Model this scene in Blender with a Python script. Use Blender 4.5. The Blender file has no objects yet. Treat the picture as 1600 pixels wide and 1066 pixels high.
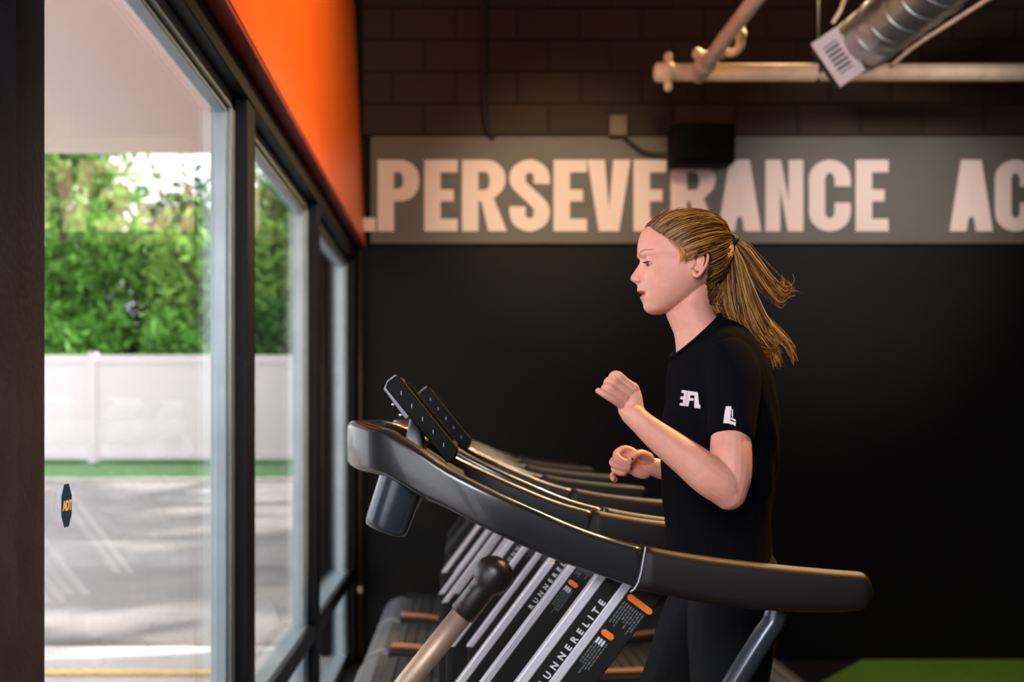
import bpy, bmesh, math, random
from mathutils import Vector, Matrix, noise
from mathutils.bvhtree import BVHTree
random.seed(7)
PI = math.pi
sc = bpy.context.scene
C = sc.collection

# ------------------------------------------------------------------ camera
F = 40 / 36 * 1600            # focal length in pixels
VX, VY, CH = 718, 651, 1.65   # vanishing point of the room's long axis, camera height
cam_d = bpy.data.cameras.new('camera')
cam = bpy.data.objects.new('camera', cam_d)
C.objects.link(cam)
cam.location = (0, 0, CH)
cam.rotation_euler = (PI / 2, 0, 0)
cam_d.lens = 40
cam_d.sensor_width = 36
cam_d.shift_x = (800 - VX) / 1600
cam_d.shift_y = (VY - 533) / 1600
cam_d.dof.use_dof = True
cam_d.dof.focus_distance = 2.27
cam_d.dof.aperture_fstop = 2.8
cam_d.clip_end = 200
sc.camera = cam
sc.view_settings.view_transform = 'Standard'
sc.view_settings.look = 'None'
sc.view_settings.exposure = 0
sc.view_settings.gamma = 1
sc.cycles.use_denoising = True
sc.cycles.max_bounces = 8
sc.cycles.transparent_max_bounces = 16
sc.cycles.sample_clamp_indirect = 6


def P(px, py, Y):
    return Vector(((px - VX) * Y / F, Y, CH - (py - VY) * Y / F))


# ------------------------------------------------------------------ materials
def lin(c):
    r = []
    for v in c:
        v = v / 255
        r.append(v / 12.92 if v <= .04045 else ((v + .055) / 1.055) ** 2.4)
    return (r[0], r[1], r[2], 1)


def mat(name, col, rough=.5, metal=0, noise_amt=0, nscale=20, bump=0, bscale=60, spec=.5,
        emit=None, estr=0, attr=None, sss=0, sheen=0, coat=0, aniso=(1, 1, 1)):
    m = bpy.data.materials.new(name)
    m.use_nodes = True
    nt = m.node_tree
    b = nt.nodes['Principled BSDF']
    c = lin(col)
    b.inputs['Base Color'].default_value = c
    b.inputs['Roughness'].default_value = rough
    b.inputs['Metallic'].default_value = metal
    b.inputs['Specular IOR Level'].default_value = spec
    if sheen:
        b.inputs['Sheen Weight'].default_value = sheen
    if coat:
        b.inputs['Coat Weight'].default_value = coat
    if sss:
        b.inputs['Subsurface Weight'].default_value = sss
        b.inputs['Subsurface Radius'].default_value = (1, .35, .2)
        b.inputs['Subsurface Scale'].default_value = .006
    src = None
    if attr:
        a = nt.nodes.new('ShaderNodeVertexColor')
        a.layer_name = attr
        src = a.outputs['Color']
        nt.links.new(src, b.inputs['Base Color'])
    tc = nt.nodes.new('ShaderNodeTexCoord')
    mp = nt.nodes.new('ShaderNodeMapping')
    mp.inputs['Scale'].default_value = aniso
    nt.links.new(tc.outputs['Object'], mp.inputs['Vector'])
    if noise_amt:
        n = nt.nodes.new('ShaderNodeTexNoise')
        n.inputs['Scale'].default_value = nscale
        n.inputs['Detail'].default_value = 6
        nt.links.new(mp.outputs[0], n.inputs['Vector'])
        r = nt.nodes.new('ShaderNodeMapRange')
        r.inputs['From Min'].default_value = .3
        r.inputs['From Max'].default_value = .7
        r.inputs['To Min'].default_value = 1 - noise_amt
        r.inputs['To Max'].default_value = 1 + noise_amt
        nt.links.new(n.outputs['Fac'], r.inputs['Value'])
        mx = nt.nodes.new('ShaderNodeVectorMath')
        mx.operation = 'SCALE'
        if src:
            nt.links.new(src, mx.inputs[0])
        else:
            mx.inputs[0].default_value = c[:3]
        nt.links.new(r.outputs[0], mx.inputs['Scale'])
        nt.links.new(mx.outputs[0], b.inputs['Base Color'])
    if bump:
        n2 = nt.nodes.new('ShaderNodeTexNoise')
        n2.inputs['Scale'].default_value = bscale
        n2.inputs['Detail'].default_value = 4
        nt.links.new(mp.outputs[0], n2.inputs['Vector'])
        bp = nt.nodes.new('ShaderNodeBump')
        bp.inputs['Strength'].default_value = bump
        bp.inputs['Distance'].default_value = .01
        nt.links.new(n2.outputs['Fac'], bp.inputs['Height'])
        nt.links.new(bp.outputs[0], b.inputs['Normal'])
    if emit:
        b.inputs['Emission Color'].default_value = lin(emit)
        b.inputs['Emission Strength'].default_value = estr
    return m


M = {}
M['black_wall'] = mat('black_wall', (15, 14, 14), .6, spec=.15, bump=.15, bscale=40, noise_amt=.15, nscale=3)
M['black_paint'] = mat('black_paint', (20, 19, 27), .5, spec=.2, noise_amt=.3, nscale=9, bump=.15, bscale=70)
M['navy_paint'] = mat('navy_black_paint', (46, 45, 66), .5, spec=.25, noise_amt=.3, nscale=9, bump=.15, bscale=70)
M['black_frame'] = mat('black_frame', (17, 16, 18), .5, spec=.25, noise_amt=.25, nscale=12)
M['alu'] = mat('anodised_aluminium', (150, 162, 168), .42, .5, noise_amt=.1, nscale=8)
M['orange'] = mat('orange_paint', (246, 104, 22), .38, noise_amt=.06, nscale=2)
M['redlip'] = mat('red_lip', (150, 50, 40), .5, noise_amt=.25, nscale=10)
M['ceiling'] = mat('ceiling_black', (14, 14, 13), .9)
M['rubber_floor'] = mat('rubber_floor', (34, 33, 33), .75, noise_amt=.3, nscale=200, bump=.1, bscale=200)
M['turf'] = mat('turf_green', (146, 214, 60), .9, noise_amt=.35, nscale=90, bump=.6, bscale=300)
M['band'] = mat('sign_band_grey', (94, 90, 78), .6, noise_amt=.05, nscale=4)
M['letter'] = mat('sign_letter_white', (235, 216, 204), .6)
M['stucco'] = mat('soffit_cream', (246, 232, 222), .9, bump=.2, bscale=90)
M['vinyl'] = mat('fence_vinyl', (222, 208, 212), .5, noise_amt=.03, nscale=30)
M['grass'] = mat('grass', (46, 84, 38), .9, noise_amt=.4, nscale=6, bump=.5, bscale=60)
M['concrete'] = mat('curb_concrete', (180, 172, 165), .85, noise_amt=.12, nscale=6)
M['yellow'] = mat('yellow_line', (214, 180, 110), .7, noise_amt=.2, nscale=20)
M['bark'] = mat('bark', (70, 54, 44), .9, noise_amt=.4, nscale=6, bump=.7, bscale=20)
M['tm_black'] = mat('treadmill_plastic', (20, 20, 21), .36, bump=.03, bscale=500, noise_amt=.06, nscale=40, spec=.4)
M['tm_frame'] = mat('treadmill_frame', (18, 18, 19), .4, noise_amt=.1, nscale=30)
M['grip'] = mat('treadmill_grip_rubber', (22, 20, 19), .5, spec=.3, bump=.12, bscale=700)
M['silver'] = mat('silver_trim', (214, 214, 224), .4, .25)
M['text_white'] = mat('upright_text', (212, 216, 222), .6)
M['text_grey'] = mat('instruction_text', (98, 106, 112), .6)
M['orange_mark'] = mat('orange_mark', (246, 120, 20), .5)
M['chrome'] = mat('brushed_steel', (196, 200, 206), .22, 1)
M['copper'] = mat('bronze_rail', (190, 130, 90), .4, .25)
M['belt'] = mat('belt_slat_rubber', (32, 31, 33), .55, noise_amt=.15, nscale=60, bump=.2, bscale=200)
M['shroud'] = mat('front_shroud', (88, 90, 96), .3, noise_amt=.05, nscale=10)
M['screen'] = mat('dark_screen', (14, 15, 17), .12)
M['cup'] = mat('cup_holder', (60, 66, 76), .22, .4)
M['lever'] = mat('lever_shaft', (176, 152, 130), .45, .5, noise_amt=.05)
M['knob'] = mat('knob_black', (28, 26, 26), .35, bump=.1, bscale=150)
M['speaker'] = mat('speaker_black', (8, 8, 8), .7, spec=.1)
M['pipe'] = mat('pipe_white', (206, 188, 162), .5, noise_amt=.12, nscale=12)
M['duct'] = mat('galvanised_duct', (176, 178, 174), .33, .9, noise_amt=.18, nscale=9)
M['plate'] = mat('register_plate', (228, 214, 214), .5)
M['cable'] = mat('cable_black', (20, 18, 17), .6)
M['box_tan'] = mat('junction_box', (92, 74, 44), .5)
M['shirt'] = mat('shirt_black', (13, 14, 18), .95, spec=.03, bump=.25, bscale=14, aniso=(1.6, 1.2, .25))
M['print'] = mat('shirt_print', (226, 220, 224), .7)
M['leggings'] = mat('leggings_navy', (11, 13, 20), .75, spec=.12, bump=.05, bscale=400)
M['shoe'] = mat('shoe_fabric', (60, 60, 66), .7)
M['sole'] = mat('shoe_sole', (210, 210, 210), .6)
M['skin'] = mat('skin', (228, 178, 160), .5, attr='Col', sss=.12, bump=.06, bscale=420, noise_amt=.05, nscale=60, spec=.4)
M['hair'] = mat('hair', (120, 80, 40), .42, attr='Col', spec=.4)
M['hair_tie'] = mat('hair_tie', (18, 16, 18), .6)
M['eye'] = mat('eye_white', (170, 140, 134), .2)
M['iris'] = mat('iris_dark', (30, 24, 22), .2)
M['lash'] = mat('lash_dark', (46, 30, 24), .6)
M['brow'] = mat('brow_hair', (206, 136, 104), .8)
M['hood'] = mat('hood_plastic', (42, 43, 46), .27, .36, spec=.9, coat=.3)
M['console_grey'] = mat('console_grey', (128, 128, 134), .4, .3)
M['console'] = mat('console_black', (7, 7, 8), .5, spec=.12)
M['stud'] = mat('ear_stud', (220, 210, 190), .15, 1)
M['nail'] = mat('nail_polish', (96, 36, 42), .2, coat=.5)
M['sticker'] = mat('sticker_blue', (12, 62, 104), .4)
M['sticker_text'] = mat('sticker_text', (236, 196, 160), .5)
M['leaf_a'] = mat('leaf_mid', (104, 158, 62), .6, noise_amt=.35, nscale=1.3)
M['leaf_b'] = mat('leaf_dark', (52, 100, 44), .65, noise_amt=.35, nscale=1.3)
M['leaf_c'] = mat('leaf_light', (150, 192, 92), .55, noise_amt=.3, nscale=1.3)
for k in ('leaf_a', 'leaf_b', 'leaf_c'):   # light passes through leaves
    nt = M[k].node_tree
    b = nt.nodes['Principled BSDF']
    tr = nt.nodes.new('ShaderNodeBsdfTranslucent')
    nt.links.new([l for l in nt.links if l.to_socket == b.inputs['Base Color']][0].from_socket, tr.inputs['Color'])
    mx = nt.nodes.new('ShaderNodeMixShader')
    mx.inputs[0].default_value = .45
    out = nt.nodes['Material Output']
    nt.links.new(b.outputs[0], mx.inputs[1])
    nt.links.new(tr.outputs[0], mx.inputs[2])
    nt.links.new(mx.outputs[0], out.inputs['Surface'])


def glass_mat():
    m = bpy.data.materials.new('window_glass')
    m.use_nodes = True
    nt = m.node_tree
    nt.nodes.clear()
    out = nt.nodes.new('ShaderNodeOutputMaterial')
    tr = nt.nodes.new('ShaderNodeBsdfTransparent')
    tr.inputs[0].default_value = (.97, .985, .975, 1)
    gl = nt.nodes.new('ShaderNodeBsdfGlossy')
    gl.inputs['Roughness'].default_value = .01
    gl.inputs[0].default_value = (1, 1, 1, 1)
    fr = nt.nodes.new('ShaderNodeFresnel')
    ge = nt.nodes.new('ShaderNodeNewGeometry')
    mr = nt.nodes.new('ShaderNodeMapRange')
    mr.inputs['To Min'].default_value = 1.52
    mr.inputs['To Max'].default_value = 1 / 1.52
    nt.links.new(ge.outputs['Backfacing'], mr.inputs['Value'])
    nt.links.new(mr.outputs[0], fr.inputs['IOR'])
    mx = nt.nodes.new('ShaderNodeMixShader')
    nt.links.new(fr.outputs[0], mx.inputs[0])
    nt.links.new(tr.outputs[0], mx.inputs[1])
    nt.links.new(gl.outputs[0], mx.inputs[2])
    nt.links.new(mx.outputs[0], out.inputs[0])
    return m


M['glass'] = glass_mat()


def block_wall_mat():
    m = mat('painted_block', (44, 36, 26), .7, spec=.2)
    nt = m.node_tree
    b = nt.nodes['Principled BSDF']
    tc = nt.nodes.new('ShaderNodeTexCoord')
    sep = nt.nodes.new('ShaderNodeSeparateXYZ')
    nt.links.new(tc.outputs['Object'], sep.inputs[0])
    cb = nt.nodes.new('ShaderNodeCombineXYZ')
    nt.links.new(sep.outputs['X'], cb.inputs['X'])
    nt.links.new(sep.outputs['Z'], cb.inputs['Y'])
    mp = nt.nodes.new('ShaderNodeMapping')
    # a joint course 3.763 m up, uprights at x = .60 and .81
    mp.inputs['Location'].default_value = (-.60 + .42, -3.763 + .216 * 20, 0)
    nt.links.new(cb.outputs[0], mp.inputs[0])
    br = nt.nodes.new('ShaderNodeTexBrick')
    br.inputs['Scale'].default_value = 1
    br.inputs['Brick Width'].default_value = .42
    br.inputs['Row Height'].default_value = .216
    br.inputs['Mortar Size'].default_value = .009
    br.inputs['Mortar Smooth'].default_value = .4
    br.inputs['Color1'].default_value = lin((58, 47, 33))
    br.inputs['Color2'].default_value = lin((53, 43, 30))
    br.inputs['Mortar'].default_value = lin((43, 34, 24))
    nt.links.new(mp.outputs[0], br.inputs['Vector'])
    nt.links.new(br.outputs['Color'], b.inputs['Base Color'])
    bp = nt.nodes.new('ShaderNodeBump')
    bp.invert = True
    bp.inputs['Distance'].default_value = .012
    nt.links.new(br.outputs['Fac'], bp.inputs['Height'])
    nt.links.new(bp.outputs[0], b.inputs['Normal'])
    return m


M['block'] = block_wall_mat()


def asphalt_mat():
    m = mat('asphalt', (182, 174, 174), .85, noise_amt=.12, nscale=2.2, bump=.3, bscale=60)
    return m


M['asphalt'] = asphalt_mat()


# ------------------------------------------------------------------ helpers
def link_mesh(name, me, m, parent=None, smooth=False, bevel=0):
    o = bpy.data.objects.new(name, me)
    C.objects.link(o)
    if m is not None:
        me.materials.append(m)
    if smooth:
        me.polygons.foreach_set('use_smooth', [len(p.vertices) < 9 for p in me.polygons])
    if bevel:
        md = o.modifiers.new('bevel', 'BEVEL')
        md.width = bevel
        md.segments = 3
        md.limit_method = 'ANGLE'
        md.angle_limit = .6
        md.harden_normals = False
    if parent is not None:
        o.parent = parent
    return o


class MB:
    def __init__(s):
        s.bm = bmesh.new()

    def box(s, x0, x1, y0, y1, z0, z1):
        v = [s.bm.verts.new((x, y, z)) for z in (z0, z1) for y in (y0, y1) for x in (x0, x1)]
        for f in ((0, 2, 3, 1), (4, 5, 7, 6), (0, 1, 5, 4), (2, 6, 7, 3), (0, 4, 6, 2), (1, 3, 7, 5)):
            s.bm.faces.new([v[i] for i in f])
        return s

    def loft(s, rings, close=True, cap=True):
        vs = [[s.bm.verts.new(p) for p in r] for r in rings]
        n = len(vs[0])
        for a, b in zip(vs, vs[1:]):
            for i in range(n if close else n - 1):
                j = (i + 1) % n
                s.bm.faces.new((a[i], a[j], b[j], b[i]))
        if cap and close:
            s.bm.faces.new(vs[0][::-1])
            s.bm.faces.new(vs[-1])
        return s

    def prism(s, pts, y0, y1):
        """closed outline given as (x, z), pushed out from y0 to y1"""
        return s.loft([[(x, y0, z) for x, z in pts], [(x, y1, z) for x, z in pts]])

    def tube(s, pts, rad, seg=10, cap=True, roundcap=False, flat=None, updir=None):
        pts = [Vector(p) for p in pts]
        if not isinstance(rad, (list, tuple)):
            rad = [rad] * len(pts)
        rad = list(rad)
        if roundcap:
            d0 = (pts[0] - pts[1]).normalized()
            d1 = (pts[-1] - pts[-2]).normalized()
            r0, r1 = rad[0], rad[-1]
            pre = [(pts[0] + d0 * r0 * math.sin(a), r0 * math.cos(a)) for a in (1.45, 1.15, .8, .4)]
            post = [(pts[-1] + d1 * r1 * math.sin(a), r1 * math.cos(a)) for a in (.4, .8, 1.15, 1.45)]
            pts = [p for p, _ in pre] + pts + [p for p, _ in post]
            rad = [r for _, r in pre] + rad + [r for _, r in post]
        t0 = (pts[1] - pts[0]).normalized()
        up = Vector(updir) if updir else (Vector((0, 0, 1)) if abs(t0.z) < .9 else Vector((1, 0, 0)))
        n = (up - t0 * up.dot(t0)).normalized()
        rings = []
        for i, p in enumerate(pts):
            if i == 0:
                t = (pts[1] - pts[0])
            elif i == len(pts) - 1:
                t = (pts[-1] - pts[-2])
            else:
                t = (pts[i + 1] - pts[i]).normalized() + (pts[i] - pts[i - 1]).normalized()
            t.normalize()
            n = (n - t * n.dot(t)).normalized()
            b = t.cross(n)
            r = rad[i]
            fl = 1 if flat is None else flat
            rings.append([p + n * math.cos(a) * r + b * math.sin(a) * r * fl
                          for a in [2 * PI * k / seg for k in range(seg)]])
        return s.loft(rings, True, cap)

    def ball(s, c, r, u=20, v=14, rot=None):
        c = Vector(c)
        if not isinstance(r, (tuple, list)):
            r = (r, r, r)
        rings = []
        for i in range(1, v):
            th = PI * i / v
            ring = []
            for k in range(u):
                a = 2 * PI * k / u
                p = Vector((r[0] * math.sin(th) * math.cos(a), r[1] * math.sin(th) * math.sin(a), r[2] * math.cos(th)))
                if rot is not None:
                    p = rot @ p
                ring.append(c + p)
            rings.append(ring)
        return s.loft(rings)

    def lathe(s, prof, axis_o, axis_d, seg=24):
        d = Vector(axis_d).normalized()
        o = Vector(axis_o)
        up = Vector((0, 1, 0)) if abs(d.y) < .9 else Vector((1, 0, 0))
        n = (up - d * up.dot(d)).normalized()
        b = d.cross(n)
        return s.loft([[o + d * t + (n * math.cos(2 * PI * k / seg) + b * math.sin(2 * PI * k / seg)) * r
                        for k in range(seg)] for t, r in prof])

    def mesh(s, name):
        bmesh.ops.recalc_face_normals(s.bm, faces=s.bm.faces[:])
        me = bpy.data.meshes.new(name)
        s.bm.to_mesh(me)
        s.bm.free()
        return me

    def build(s, name, m, parent=None, smooth=False, bevel=0):
        return link_mesh(name, s.mesh(name), m, parent, smooth, bevel)


def tag(o, label=None, cat=None, group=None, kind=None):
    if label:
        o['label'] = label
    if cat:
        o['category'] = cat
    if group:
        o['group'] = group
    if kind:
        o['kind'] = kind
    return o


def empty(name, loc=(0, 0, 0)):
    o = bpy.data.objects.new(name, None)
    C.objects.link(o)
    o.location = loc
    o.empty_display_size = .1
    return o


def struct(o, label=None, cat=None):
    return tag(o, label, cat, kind='structure')


def eval_mesh(o):
    dg = bpy.context.evaluated_depsgraph_get()
    dg.update()
    return bpy.data.meshes.new_from_object(o.evaluated_get(dg), preserve_all_data_layers=True, depsgraph=dg)


def remesh(me, voxel, smooth_it=2, fac=.5):
    o = bpy.data.objects.new('tmp', me)
    C.objects.link(o)
    md = o.modifiers.new('r', 'REMESH')
    md.mode = 'VOXEL'
    md.voxel_size = voxel
    md.adaptivity = 0
    if smooth_it:
        s2 = o.modifiers.new('s', 'SMOOTH')
        s2.iterations = smooth_it
        s2.factor = fac
    res = eval_mesh(o)
    bpy.data.objects.remove(o)
    return res


def sample(tab, x):
    """smooth interpolation of rows (x, a, b, ...)"""
    if x <= tab[0][0]:
        return tab[0][1:]
    if x >= tab[-1][0]:
        return tab[-1][1:]
    for i in range(len(tab) - 1):
        if tab[i][0] <= x <= tab[i + 1][0]:
            break
    p1, p2 = tab[i], tab[i + 1]
    p0 = tab[i - 1] if i > 0 else p1
    p3 = tab[i + 2] if i + 2 < len(tab) else p2
    h = p2[0] - p1[0]
    t = (x - p1[0]) / h
    out = []
    for k in range(1, len(p1)):
        m1 = (p2[k] - p0[k]) / max(1e-9, (p2[0] - p0[0])) * h
        m2 = (p3[k] - p1[k]) / max(1e-9, (p3[0] - p1[0])) * h
        t2, t3 = t * t, t * t * t
        out.append((2 * t3 - 3 * t2 + 1) * p1[k] + (t3 - 2 * t2 + t) * m1 + (-2 * t3 + 3 * t2) * p2[k] + (t3 - t2) * m2)
    return out


def spline(pts, n):
    """catmull-rom through points"""
    pts = [Vector(p) for p in pts]
    rows = [(i,) + tuple(p) for i, p in enumerate(pts)]
    return [Vector(sample(rows, (len(pts) - 1) * k / (n - 1))) for k in range(n)]


def shapes_mesh(name, splines, extrude, bevel=0):
    """flat outlines (with holes) filled and given thickness; lies in the xy plane"""
    cu = bpy.data.curves.new(name, 'CURVE')
    cu.dimensions = '2D'
    cu.fill_mode = 'BOTH'
    cu.extrude = extrude
    cu.bevel_depth = bevel
    for sp in splines:
        s = cu.splines.new('POLY')
        s.points.add(len(sp) - 1)
        for i, (x, y) in enumerate(sp):
            s.points[i].co = (x, y, 0, 1)
        s.use_cyclic_u = True
    o = bpy.data.objects.new('tmp', cu)
    C.objects.link(o)
    me = eval_mesh(o)
    bpy.data.objects.remove(o)
    me.name = name
    return me


def text_mesh(txt, size, extrude, spacing=1, offset=0):
    cu = bpy.data.curves.new('txt', 'FONT')
    cu.body = txt
    cu.size = size
    cu.extrude = extrude
    cu.space_character = spacing
    cu.offset = offset
    cu.resolution_u = 3
    o = bpy.data.objects.new('tmp', cu)
    C.objects.link(o)
    me = eval_mesh(o)
    bpy.data.objects.remove(o)
    return me


# ================================================================== ROOM SHELL
D = 7.70          # back wall
XI = -.70         # inner face of the window posts
struct(MB().box(-.62, 8, -3, D, -.1, 0).build('floor', M['rubber_floor']), 'dark rubber gym floor under the treadmills', 'floor')
struct(MB().loft([[(2.0, 6.7, z), (7.9, 6.7, z), (7.9, D - .02, z), (2.72, D - .02, z)] for z in (0, .012)]).build('turf_strip', M['turf']), 'green turf strip along the foot of the back wall, right side', 'turf')
struct(MB().box(-.6, -.47, 7.0, D - .02, 0, .012).build('turf_strip', M['turf']), 'small green turf corner below the window at the back wall', 'turf')
struct(MB().box(-.95, 8, D, D + .2, -.1, 5.2).build('wall_back', M['black_wall']), 'black back wall behind the treadmills', 'wall')
struct(MB().box(-.65, 8, D - .03, D, 3.54, 5.2).build('wall_back_block', M['block']), 'brown painted block wall above the lettered band', 'wall')
struct(MB().box(8, 8.2, -3, D + .2, -.1, 5.2).build('wall_right', M['black_wall']), 'black right wall out of the picture', 'wall')
struct(MB().box(-1, 8.2, -3.2, -3, -.1, 5.2).build('wall_front', M['black_wall']), 'dark wall behind the camera', 'wall')
struct(MB().box(-1, 8.2, -3.2, D + .2, 5.2, 5.4).build('ceiling', M['ceiling']), 'black ceiling high above the gym', 'ceiling')
# orange header wall above the windows: leans outward as it rises
pts = [(-.637, 2.805), (-.72, 4.6), (-.75, 5.2), (-.92, 5.2), (-.92, 2.805)]
wl = MB().prism(pts, -3, D).build('wall_left', M['orange'])
struct(wl, 'orange painted wall above the windows', 'wall')
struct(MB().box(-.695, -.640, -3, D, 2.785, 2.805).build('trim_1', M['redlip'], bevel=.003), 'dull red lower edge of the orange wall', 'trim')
struct(MB().box(-.82, XI + .005, -3, D, 2.70, 2.785).box(-.84, -.75, -3, D, 2.785, 2.806).build('trim_2', M['black_frame'], bevel=.004), 'black header beam above the windows', 'trim')
# slot in the orange wall
px_ = P(535, 192, .672 * F / 183)
sl = MB()
sl.tube([(0, 0, -.05), (0, 0, .05)], .016, 14, roundcap=True, flat=.5, updir=(0, 1, 0))
slot = sl.build('wall_slot', M['cable'], smooth=True)
slot.location = (-.672, px_.y, px_.z)
tag(slot, 'small dark oval slot in the orange wall', 'slot')
# posts
posts = [(1.55, 1.80), (3.76, 3.90), (5.60, 5.72), (7.57, D)]
for i, (a, b) in enumerate(posts):
    m = MB().box(-.80, XI, a, b, 0, 2.70)
    if i == 0:
        m.box(-.86, -.730, b, b + .205, 0, 2.70)
    o = m.build('trim_%d' % (3 + i), M['navy_paint'] if i == 0 else M['black_paint'], bevel=.004)
    struct(o, ['black steel post nearest the camera at the left edge', 'black post between the first and second window',
               'black post between the second and third window', 'black corner post where windows meet the back wall'][i], 'post')
# low sill wall under the frames
struct(MB().box(-.86, -.62, -3, D, -.1, .02).build('baseboard_left', M['black_frame']), 'black sill at the foot of the windows', 'sill')
# windows
spans = [(2.00, 3.76), (3.90, 5.60), (5.72, 7.57)]
names = ['large window nearest the camera with a blue sticker on its glass', 'middle window between two black posts',
         'farthest window beside the back wall corner']
for i, (a, b) in enumerate(spans):
    w = empty('window_%d' % (i + 1), (0, (a + b) / 2, .02))
    struct(w, names[i], 'window')
    fr = MB()
    oy = -(a + b) / 2
    x0, x1 = -.81, -.742
    a2, b2 = a + oy, b + oy
    z = -.02
    fr.box(x0, x1, b2 - .06, b2, z + .02, z + 2.70)
    fr.box(x0, x1, a2, a2 + (.005 if i == 0 else .05), z + .02, z + 2.70)
    fr.box(x0, x1, a2, b2, z + 2.655, z + 2.70)
    fr.box(x0 + .02, x1 - .012, b2 - .085, b2 - .06, z + .02, z + 2.68)
    fr.box(x0 + .02, x1 - .012, a2, b2, z + 2.635, z + 2.655)
    fr.box(x0, x1, a2, b2, z + .02, z + .085)
    f = fr.build('window_frame', M['alu'], w, bevel=.004)
    t = MB().box(x0, -.735, a2, b2, z + .575, z + .632).build('transom', M['alu'], w, bevel=.004)
    t2 = MB().box(-.735, -.705, a2, b2, z + .555, z + .640).build('sill_bar', M['black_frame'], w, bevel=.004)
    g = MB().box(-.797, -.789, a2 + .01, b2 - .01, z + .05, z + 2.68).build('pane', M['glass'], w)
# room beyond the first post towards the camera
for nm_, a, b in (('trim_7', -.30, -.12), ('trim_8', -2.2, -2.02)):
    struct(MB().box(-.80, XI, a, b, 0, 2.70).build(nm_, M['black_paint'], bevel=.004), 'black window post out of the picture', 'post')
for i, (a, b) in enumerate(((-.12, 1.55), (-2.02, -.30), (-3.0, -2.2))):
    w = empty('window_%d' % (i + 4), (0, (a + b) / 2, .02))
    struct(w, 'window beside the camera, out of the picture', 'window')
    h = (b - a) / 2
    MB().box(-.81, -.742, h - .06, h, 0, 2.68).box(-.81, -.742, -h, -h + .06, 0, 2.68).box(-.81, -.742, -h, h, 2.635, 2.68).box(-.81, -.742, -h, h, 0, .065).box(-.81, -.705, -h, h, .555, .62).build('window_frame', M['alu'], w)
    MB().box(-.797, -.789, -h + .02, h - .02, .05, 2.66).build('pane', M['glass'], w)

# ADT sticker
sk = empty('window_sticker', (-.7885, 2.283, 1.4715))
tag(sk, 'blue octagonal security sticker with pale letters on the first window pane', 'sticker')
hw, hh = .029, .043
oc = [(-hw * .42, -hh), (hw * .42, -hh), (hw, -hh * .45), (hw, hh * .45), (hw * .42, hh), (-hw * .42, hh), (-hw, hh * .45), (-hw, -hh * .45)]
me = shapes_mesh('sheet', [oc], .0006)
o = link_mesh('sheet', me, M['sticker'], sk)
o.rotation_euler = (PI / 2, 0, PI / 2)
tm_ = text_mesh('ADT', .027, .0005, .88, .0012)
o = link_mesh('lettering', tm_, M['sticker_text'], sk)
xs = [v.co.x for v in tm_.vertices]
ys = [v.co.y for v in tm_.vertices]
o.rotation_euler = (PI / 2, 0, PI / 2)
o.location = (.0012, -(min(xs) + max(xs)) / 2, -(min(ys) + max(ys)) / 2)

# ------------------------------------------------------------------ sign band with letters
def arc(cx, cy, rx, ry, a0, a1, n=10):
    return [(cx + rx * math.cos(math.radians(a0 + (a1 - a0) * k / n)), cy + ry * math.sin(math.radians(a0 + (a1 - a0) * k / n))) for k in range(n + 1)]


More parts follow.
